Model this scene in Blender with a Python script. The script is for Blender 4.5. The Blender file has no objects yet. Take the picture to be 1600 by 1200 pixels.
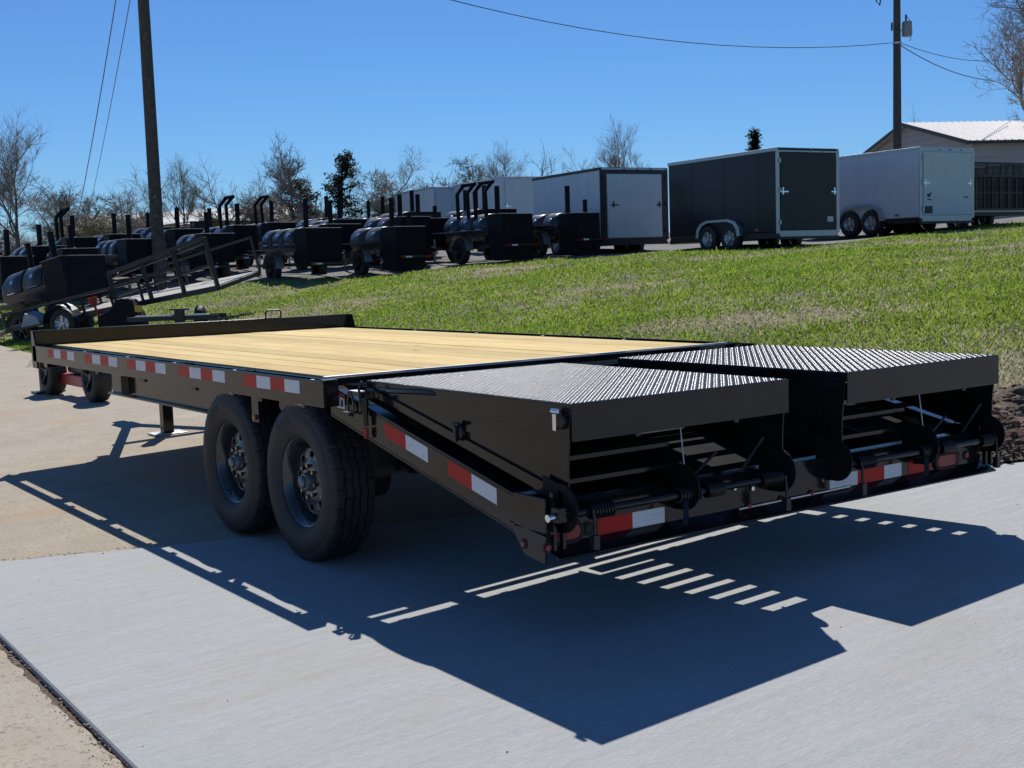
import bpy, bmesh, math, random
import numpy as np
from mathutils import Vector, Matrix
random.seed(7); rng = np.random.default_rng(7)
R = math.radians
scn = bpy.context.scene
COL = scn.collection

# ------------------------------------------------------------------ camera
cam_d = bpy.data.cameras.new('camera'); cam = bpy.data.objects.new('camera', cam_d); COL.objects.link(cam)
YAW, PITCH, ROLL, FPX = 0.61718, -0.09443, -0.03239, 1927.95
CAM = Vector((-2.5613, -3.4294, 1.3723))
fw = Vector((math.sin(YAW)*math.cos(PITCH), math.cos(YAW)*math.cos(PITCH), math.sin(PITCH)))
rt = fw.cross(Vector((0, 0, 1))).normalized(); up = rt.cross(fw)
rt2 = math.cos(ROLL)*rt + math.sin(ROLL)*up; up2 = -math.sin(ROLL)*rt + math.cos(ROLL)*up
cam.matrix_world = Matrix(((rt2.x, up2.x, -fw.x, CAM.x), (rt2.y, up2.y, -fw.y, CAM.y), (rt2.z, up2.z, -fw.z, CAM.z), (0, 0, 0, 1)))
cam_d.sensor_width = 36; cam_d.lens = FPX/1600*36; cam_d.clip_end = 3000; cam_d.clip_start = 0.05
scn.camera = cam

# ------------------------------------------------------------------ sky, sun, exposure
SUN = Vector((0.493, 0.7327, 1.0)).normalized()
elev = math.asin(SUN.z); azi = math.atan2(SUN.x, SUN.y)
world = bpy.data.worlds.new('World'); scn.world = world; world.use_nodes = True
wn = world.node_tree.nodes; wl = world.node_tree.links; wn.clear()
sky = wn.new('ShaderNodeTexSky'); sky.sky_type = 'NISHITA'; sky.sun_disc = False
sky.sun_elevation = elev; sky.sun_rotation = azi; sky.altitude = 0; sky.air_density = 1.0; sky.dust_density = 0.0; sky.ozone_density = 6.0
tint = wn.new('ShaderNodeMix'); tint.data_type = 'RGBA'; tint.blend_type = 'MULTIPLY'; tint.inputs[0].default_value = 1; tint.inputs[7].default_value = (.74, 1.10, 1.50, 1); wl.new(sky.outputs[0], tint.inputs[6])
bg = wn.new('ShaderNodeBackground'); bg.inputs[1].default_value = 0.061
wo = wn.new('ShaderNodeOutputWorld'); wl.new(tint.outputs[2], bg.inputs[0]); wl.new(bg.outputs[0], wo.inputs[0])
sd = bpy.data.lights.new('sun', 'SUN'); sd.energy = 5.0; sd.angle = R(0.5); sd.color = (1.0, 0.96, 0.895)
so = bpy.data.objects.new('sun', sd); COL.objects.link(so); so.rotation_euler = SUN.to_track_quat('Z', 'Y').to_euler()
vs = scn.view_settings; vs.view_transform = 'Standard'; vs.look = 'None'; vs.exposure = 0.0; vs.gamma = 1.0; vs.use_curve_mapping = False

# ------------------------------------------------------------------ materials
def new_mat(name):
    m = bpy.data.materials.new(name); m.use_nodes = True
    return m, m.node_tree.nodes, m.node_tree.links, m.node_tree.nodes['Principled BSDF']
def noise(n, l, scale, detail=4, rough=.55, vec=None, stretch=None, dist=0):
    t = n.new('ShaderNodeTexNoise'); t.inputs['Scale'].default_value = scale; t.inputs['Detail'].default_value = detail
    t.inputs['Roughness'].default_value = rough; t.inputs['Distortion'].default_value = dist
    if vec is None:
        tc = n.new('ShaderNodeTexCoord'); vec = tc.outputs['Object']
    if stretch:
        mp = n.new('ShaderNodeMapping'); mp.inputs['Scale'].default_value = stretch[:3]
        if len(stretch) > 3: mp.inputs['Rotation'].default_value = (0, 0, stretch[3])
        l.new(vec, mp.inputs['Vector']); vec = mp.outputs[0]
    l.new(vec, t.inputs['Vector']); return t.outputs['Fac']
def ramp(n, l, fac, stops):
    r = n.new('ShaderNodeValToRGB'); e = r.color_ramp.elements
    while len(e) < len(stops): e.new(.5)
    for i, (p, c) in enumerate(stops):
        e[i].position = p; e[i].color = (c[0], c[1], c[2], 1) if not isinstance(c, (int, float)) else (c, c, c, 1)
    l.new(fac, r.inputs[0]); return r.outputs[0]
def mix(n, l, fac, a, b, mode='MIX'):
    m = n.new('ShaderNodeMix'); m.data_type = 'RGBA'; m.blend_type = mode
    for s, v in ((m.inputs[0], fac), (m.inputs[6], a), (m.inputs[7], b)):
        if isinstance(v, (int, float)): s.default_value = v
        elif isinstance(v, tuple): s.default_value = (v[0], v[1], v[2], 1)
        else: l.new(v, s)
    return m.outputs[2]
def bump(n, l, bsdf, h, strength=.3, dist=.01):
    b = n.new('ShaderNodeBump'); b.inputs['Strength'].default_value = strength; b.inputs['Distance'].default_value = dist
    l.new(h, b.inputs['Height']); l.new(b.outputs[0], bsdf.inputs['Normal'])
def paint(name, c, rough=.3, metal=0, var=.12, scale=6, bmp=0, coat=0, dirt=None):
    m, n, l, b = new_mat(name)
    f = noise(n, l, scale, 5, .6)
    c2 = tuple(min(1, x*(1+var)+.002) for x in c); c1 = tuple(x*(1-var) for x in c)
    col = ramp(n, l, f, [(.35, c1), (.65, c2)])
    if dirt:
        g = noise(n, l, scale*4, 6, .7); col = mix(n, l, ramp(n, l, g, [(.52, 0.), (.75, dirt[3])]), col, dirt[:3])
    l.new(col, b.inputs['Base Color'])
    rr = n.new('ShaderNodeMapRange'); rr.inputs[3].default_value = max(.03, rough*.8); rr.inputs[4].default_value = rough*1.25
    l.new(f, rr.inputs[0]); l.new(rr.outputs[0], b.inputs['Roughness'])
    b.inputs['Metallic'].default_value = metal; b.inputs['Coat Weight'].default_value = coat
    if bmp: bump(n, l, b, noise(n, l, scale*12, 3), bmp, .002)
    return m
M = {}
M['black'] = paint('black gloss paint', (.0098, .0100, .0106), .13, var=.3, bmp=.08, scale=4, dirt=(.05, .046, .04, .12)); M['black'].node_tree.nodes['Principled BSDF'].inputs['Specular IOR Level'].default_value = .38
M['blackplate'] = paint('black painted tread plate', (.014, .0155, .018), .25, var=.2, scale=20)
M['flat'] = paint('black satin paint', (.014, .014, .015), .38, var=.3, bmp=.1)
M['dusty'] = paint('dusty steel with sunlit tone', (.16, .165, .18), .6, var=.25, scale=4)  # dust grey, also lightened to paint in the sunlit firebox tops
M['smoker'] = paint('dark heat resistant paint', (.034, .040, .052), .4, var=.35, scale=3, bmp=.1)
M['smokerbox'] = paint('matt black firebox paint', (.006, .006, .0075), .6, var=.3, scale=3); M['slat'] = paint('slat black deepened for shade', (.005, .005, .006), .8, var=.3); M['slat'].node_tree.nodes['Principled BSDF'].inputs['Specular IOR Level'].default_value = .08; M['smokerbox'].node_tree.nodes['Principled BSDF'].inputs['Specular IOR Level'].default_value = .2  # slat black is deepened to paint in the shade under the ramps
M['letter'] = paint('raised grey sidewall lettering', (.04, .04, .038), .6)
M['rubber'] = paint('tyre rubber', (.017, .0168, .0165), .62, var=.3, scale=14, bmp=.2, dirt=(.09, .08, .065, .35))
M['lug'] = paint('worn lug nut steel', (.28, .28, .29), .3, 1, var=.2)
M['rim'] = paint('black wheel enamel', (.028, .029, .031), .22, var=.2, coat=.5)
M['chrome'] = paint('chrome', (.75, .75, .76), .12, 1, var=.05)
M['galv'] = paint('galvanised steel', (.5, .52, .54), .38, .8, var=.2, scale=20)
M['spring'] = paint('black spring steel', (.02, .02, .022), .25, .3)
M['red'] = paint('red paint', (.38, .02, .015), .35)
M['redlens'] = paint('red lamp lens', (.24, .006, .012), .2)
M['amber'] = paint('amber lamp lens', (.5, .13, .02), .2)
M['white_metal'] = paint('white painted aluminium', (.62, .66, .7), .3, var=.04, scale=2)
M['white_door'] = paint('white door skin', (.55, .63, .64), .35, var=.04, scale=2)
M['grey_metal'] = paint('charcoal painted aluminium', (.024, .021, .029), .2, var=.1, scale=2); M['grey_metal'].node_tree.nodes['Principled BSDF'].inputs['Specular IOR Level'].default_value = .3
M['darkdoor'] = paint('dark grey door skin', (.014, .014, .016), .4, var=.1, scale=2)
M['trim_light'] = paint('aluminium trim', (.5, .51, .52), .35, .6, var=.05)
M['siding'] = paint('beige siding', (.50, .43, .38), .6, var=.04, scale=2)
M['roofmetal'] = paint('cream roof sheet', (.62, .58, .55), .5, var=.05, scale=1.5)
M['browntrim'] = paint('dark brown trim', (.05, .035, .028), .5)
M['pole'] = paint('weathered pole timber', (.085, .075, .062), .85, var=.35, scale=8, bmp=.5)
M['wire'] = paint('dark cable', (.03, .03, .03), .5)
M['paleline'] = paint('pale rope cable', (.2, .21, .22), .6)
M['xfmr'] = paint('grey transformer paint', (.28, .3, .31), .4)
M['label_white'] = paint('white sticker film', (.62, .62, .62), .4)
M['yellow'] = paint('yellow tag', (.75, .5, .03), .5)
M['hub'] = paint('grey hub cap', (.17, .18, .19), .35, .4)
M['bluebin'] = paint('grey blue plastic', (.3, .34, .42), .6)
M['tank_rust'] = paint('rusty iron', (.06, .035, .022), .8, var=.4)
def tape_mat(name, c):
    m, n, l, b = new_mat(name)
    tc = n.new('ShaderNodeTexCoord')
    br = n.new('ShaderNodeTexBrick'); br.inputs['Scale'].default_value = 70; br.inputs['Mortar Size'].default_value = .03
    br.inputs['Color1'].default_value = (*c, 1); br.inputs['Color2'].default_value = (*[x*.88 for x in c], 1); br.inputs['Mortar'].default_value = (*[x*.6 for x in c], 1)
    mp = n.new('ShaderNodeMapping'); mp.inputs['Rotation'].default_value = (0, R(90), 0)
    l.new(tc.outputs['Object'], mp.inputs[0]); l.new(mp.outputs[0], br.inputs['Vector'])
    l.new(mix(n, l, ramp(n, l, noise(n, l, 25, 5), [(.55, 0.), (.8, .5)]), br.outputs['Color'], tuple(x*.45 for x in c)), b.inputs['Base Color'])
    b.inputs['Roughness'].default_value = .4; b.inputs['Specular IOR Level'].default_value = .2
    return m
M['tape_red'] = tape_mat('red reflective tape', (.60, .018, .016)); M['tape_white'] = tape_mat('white reflective tape', (.85, .87, .88))

def wood_mat():
    m, n, l, b = new_mat('pale pine plank')
    oi = n.new('ShaderNodeObjectInfo'); tc = n.new('ShaderNodeTexCoord')
    add = n.new('ShaderNodeVectorMath'); add.operation = 'ADD'
    cm = n.new('ShaderNodeCombineXYZ'); ml = n.new('ShaderNodeMath'); ml.operation = 'MULTIPLY'; ml.inputs[1].default_value = 37
    l.new(oi.outputs['Random'], ml.inputs[0]); l.new(ml.outputs[0], cm.inputs[0]); l.new(ml.outputs[0], cm.inputs[1])
    l.new(tc.outputs['Object'], add.inputs[0]); l.new(cm.outputs[0], add.inputs[1]); v = add.outputs[0]
    g = noise(n, l, 7, 6, .6, v, (9, .4, 9), dist=.8); g2 = noise(n, l, 1.3, 3, .5, v)
    c = ramp(n, l, g, [(.33, (.40, .25, .085)), (.45, (.60, .43, .18)), (.7, (.70, .53, .26))])
    c = mix(n, l, .35, c, ramp(n, l, g2, [(.3, (.50, .32, .11)), (.7, (.72, .56, .28))]))
    k = n.new('ShaderNodeTexVoronoi'); k.inputs['Scale'].default_value = 2.2; mp = n.new('ShaderNodeMapping'); mp.inputs['Scale'].default_value = (1.6, .6, 1)
    l.new(v, mp.inputs[0]); l.new(mp.outputs[0], k.inputs['Vector'])
    c = mix(n, l, ramp(n, l, k.outputs['Distance'], [(.03, .85), (.075, 0.)]), c, (.16, .07, .025))
    hs = n.new('ShaderNodeHueSaturation'); mr = n.new('ShaderNodeMapRange'); mr.inputs[3].default_value = .78; mr.inputs[4].default_value = 1.08
    l.new(oi.outputs['Random'], mr.inputs[0]); l.new(mr.outputs[0], hs.inputs['Value']); l.new(c, hs.inputs['Color'])
    l.new(mix(n, l, 1.0, hs.outputs[0], (1.13, 1.16, 1.15), 'MULTIPLY'), b.inputs['Base Color']); b.inputs['Roughness'].default_value = .85; b.inputs['Specular IOR Level'].default_value = .2
    bump(n, l, b, g, .25, .003); return m
M['wood'] = wood_mat(); M['shadewood'] = paint('pale plank greyed for shade', (.42, .39, .35), .8, var=.2, scale=5)  # second wood is greyed to paint in shade on the tilted floor

def concrete_new():
    m, n, l, b = new_mat('new broomed concrete')
    ang = R(25)
    big = noise(n, l, .9, 4, .5); streak = noise(n, l, 1.0, 5, .65, stretch=(2.2, 26, 1, ang)); fine = noise(n, l, 1.0, 4, .75, stretch=(22, 150, 1, ang)); spk = noise(n, l, 90, 4, .75)
    c = ramp(n, l, big, [(.3, (.32, .335, .34)), (.7, (.40, .41, .405))])
    c = mix(n, l, .5, c, ramp(n, l, streak, [(.32, (.26, .285, .305)), (.68, (.48, .48, .47))]))
    c = mix(n, l, .45, c, ramp(n, l, fine, [(.3, (.22, .235, .24)), (.7, (.50, .5, .49))]))
    c = mix(n, l, ramp(n, l, spk, [(.66, 0.), (.74, .6)]), c, (.14, .13, .12))
    c = mix(n, l, ramp(n, l, spk, [(.28, .5), (.36, 0.)]), c, (.56, .56, .54))
    st = noise(n, l, .75, 6, .65, stretch=(1, 2.2, 1, ang)); c = mix(n, l, ramp(n, l, st, [(.53, 0.), (.70, .5)]), c, (.35, .30, .23))
    st2 = noise(n, l, 1.9, 6, .7); c = mix(n, l, ramp(n, l, st2, [(.60, 0.), (.72, .35)]), c, (.22, .22, .22))
    l.new(c, b.inputs['Base Color']); b.inputs['Roughness'].default_value = .82
    ad = n.new('ShaderNodeMath'); ad.operation = 'ADD'; l.new(fine, ad.inputs[0]); l.new(spk, ad.inputs[1])
    bump(n, l, b, ad.outputs[0], .6, .005); return m
def concrete_old():
    m, n, l, b = new_mat('old tan concrete')
    big = noise(n, l, .55, 6, .6); med = noise(n, l, 4, 5, .6); spk = noise(n, l, 48, 5, .8); spk2 = noise(n, l, 120, 3, .75)
    c = ramp(n, l, big, [(.3, (.29, .235, .165)), (.5, (.345, .295, .215)), (.7, (.40, .355, .28))])
    c = mix(n, l, .35, c, ramp(n, l, med, [(.3, (.28, .225, .165)), (.7, (.46, .41, .34))]))
    c = mix(n, l, ramp(n, l, spk, [(.36, .85), (.47, 0.)]), c, (.16, .125, .09))
    c = mix(n, l, ramp(n, l, spk2, [(.56, 0.), (.68, .6)]), c, (.52, .47, .39))
    st = noise(n, l, .8, 5, .6, stretch=(1, 2.0, 1)); c = mix(n, l, ramp(n, l, st, [(.55, 0.), (.72, .55)]), c, (.40, .25, .12))
    l.new(c, b.inputs['Base Color']); b.inputs['Roughness'].default_value = .88
    bump(n, l, b, spk, .6, .004); return m
def soil_mat():
    m, n, l, b = new_mat('reddish clay soil')
    f = noise(n, l, 9, 6, .7); g = noise(n, l, 2, 4)
    c = ramp(n, l, f, [(.3, (.045, .032, .022)), (.55, (.13, .092, .062)), (.75, (.33, .27, .20))])
    c = mix(n, l, ramp(n, l, g, [(.58, 0.), (.7, .7)]), c, (.20, .075, .035))
    l.new(c, b.inputs['Base Color']); b.inputs['Roughness'].default_value = .95; bump(n, l, b, f, .9, .03); return m
def grass_ground():
    m, n, l, b = new_mat('grass thatch')
    tc = n.new('ShaderNodeTexCoord')
    p = noise(n, l, .33, 5, .65, tc.outputs['Object'], (1, 1.6, 1, .4)); f = noise(n, l, 14, 5, .7); q = noise(n, l, 1.6, 4, .6)
    green = ramp(n, l, f, [(.3, (.06, .09, .02)), (.7, (.14, .19, .05))]); dry = ramp(n, l, f, [(.3, (.17, .14, .08)), (.7, (.36, .31, .2))])
    s = n.new('ShaderNodeMath'); s.operation = 'MULTIPLY_ADD'; s.inputs[1].default_value = .4; l.new(q, s.inputs[0]); l.new(p, s.inputs[2])
    c = mix(n, l, ramp(n, l, s.outputs[0], [(.64, 0.), (.80, 1.)]), green, dry)
    l.new(c, b.inputs['Base Color']); b.inputs['Roughness'].default_value = .95; bump(n, l, b, f, .8, .04); return m
def blade_mat(name, c1, c2, c3):
    m, n, l, b = new_mat(name)
    f = noise(n, l, 31, 2, .5); q = noise(n, l, 1.1, 4, .6)
    c = ramp(n, l, f, [(.3, c1), (.5, c2), (.7, c3)]); c = mix(n, l, .4, c, ramp(n, l, q, [(.35, c1), (.65, c3)]))
    l.new(c, b.inputs['Base Color']); b.inputs['Roughness'].default_value = .5
    tr = n.new('ShaderNodeBsdfTranslucent'); l.new(c, tr.inputs[0]); ms = n.new('ShaderNodeMixShader'); ms.inputs[0].default_value = .55
    out = [x for x in n if x.type == 'OUTPUT_MATERIAL'][0]
    l.new(b.outputs[0], ms.inputs[1]); l.new(tr.outputs[0], ms.inputs[2]); l.new(ms.outputs[0], out.inputs[0]); return m
def gravel_mat():
    m, n, l, b = new_mat('grey crushed stone')
    v = n.new('ShaderNodeTexVoronoi'); v.inputs['Scale'].default_value = 16; tc = n.new('ShaderNodeTexCoord'); l.new(tc.outputs['Object'], v.inputs['Vector'])
    f = noise(n, l, .7, 5)
    c = ramp(n, l, v.outputs['Distance'], [(.1, (.25, .245, .235)), (.6, (.11, .105, .10))])
    c = mix(n, l, .4, c, ramp(n, l, f, [(.3, (.14, .135, .125)), (.7, (.27, .26, .24))]))
    l.new(c, b.inputs['Base Color']); b.inputs['Roughness'].default_value = .95; bump(n, l, b, v.outputs['Distance'], .8, .03); return m
M['slab'] = concrete_new(); M['oldcon'] = concrete_old(); M['soil'] = soil_mat(); M['thatch'] = grass_ground(); M['gravel'] = gravel_mat()
M['blade'] = blade_mat('green grass blade', (.12, .225, .015), (.23, .345, .03), (.40, .48, .09))
M['dryblade'] = blade_mat('dry grass blade', (.30, .25, .15), (.43, .38, .24), (.56, .51, .36))
M['bark'] = paint('grey brown bark', (.13, .105, .085), .9, var=.3, scale=3)
M['twig'] = paint('pale twig bark', (.26, .22, .18), .9, var=.35, scale=.6)
M['budtwig'] = paint('budding twig', (.20, .175, .085), .9, var=.35, scale=.6)
M['darkbark'] = paint('dark brown bark', (.03, .025, .022), .9, var=.3, scale=3)  # much darker than the grey brown bark
M['cedar'] = blade_mat('cedar foliage', (.012, .022, .012), (.02, .035, .018), (.035, .05, .026))

# ------------------------------------------------------------------ mesh builder
class MB:
    def __init__(s): s.v = []; s.f = []
    def poly(s, pts): i = len(s.v); s.v += [tuple(p) for p in pts]; s.f.append(tuple(range(i, i+len(pts))))
    def box(s, x0, x1, y0, y1, z0, z1):
        i = len(s.v)
        s.v += [(x0, y0, z0), (x1, y0, z0), (x1, y1, z0), (x0, y1, z0), (x0, y0, z1), (x1, y0, z1), (x1, y1, z1), (x0, y1, z1)]
        s.f += [tuple(i+k for k in q) for q in ((0, 3, 2, 1), (4, 5, 6, 7), (0, 1, 5, 4), (1, 2, 6, 5), (2, 3, 7, 6), (3, 0, 4, 7))]; return s
    def prism(s, pts, d):                                  # polygon (3d points) extruded by vector d
        i = len(s.v); n = len(pts); d = Vector(d)
        s.v += [tuple(p) for p in pts] + [tuple(Vector(p)+d) for p in pts]
        s.f.append(tuple(i+k for k in reversed(range(n)))); s.f.append(tuple(i+n+k for k in range(n)))
        for k in range(n): s.f.append((i+k, i+(k+1) % n, i+n+(k+1) % n, i+n+k))
        return s
    def bar(s, a, b, w, h=None, upv=(0, 0, 1)):            # rectangular bar from a to b
        a = Vector(a); b = Vector(b); h = w if h is None else h; d = (b-a).normalized(); u = Vector(upv)
        if abs(d.dot(u)) > .99: u = Vector((1, 0, 0))
        r = d.cross(u).normalized(); u = r.cross(d)
        return s.prism([a+r*w/2*x+u*h/2*y for x, y in ((-1, -1), (1, -1), (1, 1), (-1, 1))], b-a)
    def cyl(s, a, b, r, n=12, r2=None, cap=True):
        a = Vector(a); b = Vector(b); r2 = r if r2 is None else r2; d = (b-a).normalized()
        u = Vector((0, 0, 1)) if abs(d.z) < .9 else Vector((1, 0, 0)); x = d.cross(u).normalized(); y = x.cross(d); i = len(s.v)
        for c, rr in ((a, r), (b, r2)):
            for k in range(n):
                t = 2*math.pi*k/n; s.v.append(tuple(c+(x*math.cos(t)+y*math.sin(t))*rr))
        for k in range(n): s.f.append((i+k, i+n+k, i+n+(k+1) % n, i+(k+1) % n))
        if cap: s.f.append(tuple(i+k for k in range(n))); s.f.append(tuple(i+n+k for k in reversed(range(n))))
        return s
    def tube(s, pts, r, n=8, closed=False):
        pts = [Vector(p) for p in pts]; i = len(s.v); m = len(pts)
        ref = Vector((0, 0, 1)); prev = None
        for k, p in enumerate(pts):
            t = (pts[(k+1) % m]-pts[k-1]) if closed or 0 < k < m-1 else (pts[1]-pts[0] if k == 0 else pts[-1]-pts[-2])
            t.normalize()
            if prev is None: u = ref if abs(t.z) < .9 else Vector((1, 0, 0))
            else: u = prev
            x = t.cross(u).normalized(); y = x.cross(t).normalized(); prev = y
            rr = r[k] if isinstance(r, (list, tuple)) else r
            for j in range(n): a = 2*math.pi*j/n; s.v.append(tuple(p+(x*math.cos(a)+y*math.sin(a))*rr))
        for k in range(m if closed else m-1):
            for j in range(n):
                a = i+k*n; b = i+((k+1) % m)*n; s.f.append((a+j, b+j, b+(j+1) % n, a+(j+1) % n))
        if not closed: s.f.append(tuple(i+j for j in range(n))); s.f.append(tuple(i+(m-1)*n+j for j in reversed(range(n))))
        return s
    def lathe(s, prof, o, axis='x', n=32, sgn=1):          # prof: (along, radius)
        i = len(s.v); o = Vector(o)
        for a, r in prof:
            for k in range(n):
                t = 2*math.pi*k/n; c, q = r*math.cos(t), r*math.sin(t)
                s.v.append(tuple(o+(Vector((a*sgn, c, q)) if axis == 'x' else Vector((c, a*sgn, q)) if axis == 'y' else Vector((c, q, a*sgn)))))
        for p in range(len(prof)-1):
            for k in range(n):
                a = i+p*n; b = a+n; q = (a+k, a+(k+1) % n, b+(k+1) % n, b+k); s.f.append(q)
        return s
    def sph(s, c, r, n=8, m=5, sc=(1, 1, 1)):
        prof = [(-r*math.cos(math.pi*k/m)*sc[2], max(1e-4, r*math.sin(math.pi*k/m))) for k in range(m+1)]; return s.lathe(prof, c, 'z', n)
    def mesh(s, name):
        me = bpy.data.meshes.new(name); me.from_pydata(s.v, [], s.f)
        bm = bmesh.new(); bm.from_mesh(me); bmesh.ops.recalc_face_normals(bm, faces=bm.faces); bm.to_mesh(me); bm.free(); return me
    def build(s, name, mat, parent=None, smooth=False, bevel=0, seg=2, **kw):
        me = s.mesh(name); o = bpy.data.objects.new(name, me); COL.objects.link(o); me.materials.append(M[mat] if isinstance(mat, str) else mat)
        if smooth:
            me.shade_smooth()
            try: me.set_sharp_from_angle(angle=R(38))
            except Exception: pass
        if bevel:
            b = o.modifiers.new('bevel', 'BEVEL'); b.width = bevel; b.segments = seg; b.limit_method = 'ANGLE'; b.angle_limit = R(40); b.harden_normals = False
        if parent: o.parent = parent
        for k, v in kw.items(): o[k] = v
        return o
def thing(name, label, cat, loc=(0, 0, 0), rz=0, group=None, rx=0):
    o = bpy.data.objects.new(name, None); o.empty_display_size = .2; COL.objects.link(o); o.location = loc; o.rotation_euler = (rx, 0, rz)
    o['label'] = label; o['category'] = cat
    if group: o['group'] = group
    return o
def tag(o, label, cat, group=None):
    o['label'] = label; o['category'] = cat
    if group: o['group'] = group
    return o
def copy_tree(o, parent=None):
    c = o.copy(); COL.objects.link(c); c.parent = parent
    for ch in o.children: copy_tree(ch, c)
    return c
def raw_mesh(name, verts, faces, mat):
    me = bpy.data.meshes.new(name); verts = np.asarray(verts, np.float32); faces = np.asarray(faces, np.int32); k = faces.shape[1]
    me.vertices.add(len(verts)); me.vertices.foreach_set('co', verts.ravel()); me.loops.add(faces.size); me.loops.foreach_set('vertex_index', faces.ravel())
    me.polygons.add(len(faces)); me.polygons.foreach_set('loop_start', np.arange(0, faces.size, k)); me.polygons.foreach_set('loop_total', np.full(len(faces), k))
    me.update(calc_edges=True); me.materials.append(M[mat]); o = bpy.data.objects.new(name, me); COL.objects.link(o); return o
def text_obj(name, body, size, mat, parent, mw, extrude=.0015):
    cu = bpy.data.curves.new(name, 'FONT'); cu.body = body; cu.size = size; cu.extrude = extrude; cu.align_x = 'CENTER'; cu.align_y = 'CENTER'
    t = bpy.data.objects.new(name, cu); COL.objects.link(t); dg = bpy.context.evaluated_depsgraph_get(); me = bpy.data.meshes.new_from_object(t.evaluated_get(dg))
    bpy.data.objects.remove(t); o = bpy.data.objects.new(name, me); COL.objects.link(o); me.materials.clear(); me.materials.append(M[mat])
    o.parent = parent; o.matrix_local = mw; return o

# ------------------------------------------------------------------ terrain
KX = [-400, -60, -10, 2.9, 3.2, 4, 5.2, 7, 9, 11, 13, 16, 20, 24, 30, 40, 60, 400]
KZ = [-1.3, -1.3, -.42, -.02, .09, .17, .30, .55, .85, 1.04, 1.25, 1.48, 1.67, 1.88, 2.2, 2.6, 2.8, 3.4]
def hgt(X, Y):
    X = np.asarray(X, float); Y = np.asarray(Y, float)
    s = np.clip((X-3)/2, 0, 1); e = X + np.maximum(0, Y-25)*.7*s*np.clip(1-(Y-25)/60, .25, 1)
    return np.interp(e, KX, KZ)
def gnd(X, Y): return .0333*X + .0019*Y
def axis_pts(lo, hi, fine0, fine1, step):
    a = list(np.arange(fine0, fine1+1e-6, step)); x = fine1; s = step
    while x < hi: s *= 1.35; x += s; a.append(min(x, hi))
    x = fine0; s = step
    while x > lo: s *= 1.35; x -= s; a.insert(0, max(x, lo))
    return np.array(a)
gx = axis_pts(-900, 900, 2, 30, .3); gy = axis_pts(-900, 900, -6, 42, .3)
XX, YY = np.meshgrid(gx, gy); ZZ = hgt(XX, YY); ZZ = np.where(YY < 3.35-.473*XX, np.minimum(ZZ, .0333*XX-.15), ZZ)
ZZ += (np.sin(XX*1.3+YY*.7)*.02 + np.sin(XX*.5-YY*1.1)*.03) * np.clip((XX-4)/3, 0, 1)
nx, ny = len(gx), len(gy)
idx = np.arange(nx*ny).reshape(ny, nx)
F = np.stack([idx[:-1, :-1], idx[:-1, 1:], idx[1:, 1:], idx[1:, :-1]], -1).reshape(-1, 4)
def zt(X, Y): return hgt(X, Y) + (np.sin(np.asarray(X)*1.3+np.asarray(Y)*.7)*.02 + np.sin(np.asarray(X)*.5-np.asarray(Y)*1.1)*.03)*np.clip((np.asarray(X)-4)/3, 0, 1)
# gravel yard lies behind this line (grass edge as seen from the slab)
GE = [(4.2, 60), (5.4, 29), (6.9, 27.9), (8.2, 28.2), (9.6, 27.6), (11.4, 26.4), (13.2, 24.9), (15.3, 23.4), (17.2, 22.2), (18.6, 20.0), (18.9, 15.6), (22, 15.0), (24, 14.2), (26, 16), (60, 18)]
gex = np.array([p[0] for p in GE]); gey = np.array([p[1] for p in GE])
def is_gravel(X, Y): return (Y > np.interp(X, gex, gey)) & (X > 4.2) & (X < 46) & (Y < 52)
P_ = np.stack([XX.ravel(), YY.ravel(), ZZ.ravel()], -1)
cx = XX.ravel()[F].mean(1); cy = YY.ravel()[F].mean(1); g = is_gravel(cx, cy)
o = raw_mesh('ground', P_, F, 'thatch'); o['kind'] = 'structure'; o.data.shade_smooth()
o = raw_mesh('gravel_yard', P_+np.array([0, 0, .012]), F[g], 'gravel'); o['kind'] = 'structure'; o.data.shade_smooth()

# concrete drive and slab (all sheets follow the gentle fall of the drive)
def flat(name, pts, mat, dz, thick=.12):
    mb = MB(); top = [(x, y, gnd(x, y)+dz) for x, y in pts]; mb.prism([(x, y, z-thick) for x, y, z in top], (0, 0, thick)); o = mb.build(name, mat); o['kind'] = 'structure'; return o
BK = lambda x: 2.56 - .473*x                                # back edge line of the new slab
def wob(a, b, n, amp):
    out = []; j = j2 = 0
    for k in range(n):
        t = k/n; j = .72*j+random.gauss(0, amp*.5)-(amp*2.2 if random.random() < .03 else 0); j2 = j; out.append((a[0]+(b[0]-a[0])*t+j, a[1]+(b[1]-a[1])*t+j2))
    return out
far = [(-18, 62), (3.6, 62), (3.7, 30), (3.35, 22.5), (3.05, 18.5), (3.0, 10), (3.2, 5), (3.45, 1.5)]
flat('driveway', wob((-1.47, BK(-1.47)+.012), (3.42, BK(3.42)+.012), 160, .010)[:] + [(3.42, BK(3.42)+.012)] + far[::-1] + [(-18, BK(-1.47)+.01)], 'oldcon', 0)
left_edge = [(-1.465, BK(-1.465)-.02), (-1.46, 2.2), (-1.455, 1.8), (-1.465, .8), (-1.475, .07), (-1.48, -8), (-1.48, -30)]
slab_pts = [(x, y) for x, y in left_edge] + [(16, -30), (16, BK(16)-.002), (4.05, BK(4.05)-.002)]
flat('concrete_slab', slab_pts[::-1], 'slab', .008, .14).modifiers.new('bevel', 'BEVEL').width = .006
mb_pts = wob((-1.492, BK(-1.5)-.005), (-1.50, -8), 420, .006)
flat('old_pavement', mb_pts + [(-1.50, -8), (-1.50, -30), (-18, -30), (-18, BK(-1.47)-.001)], 'oldcon', -.001)
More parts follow.
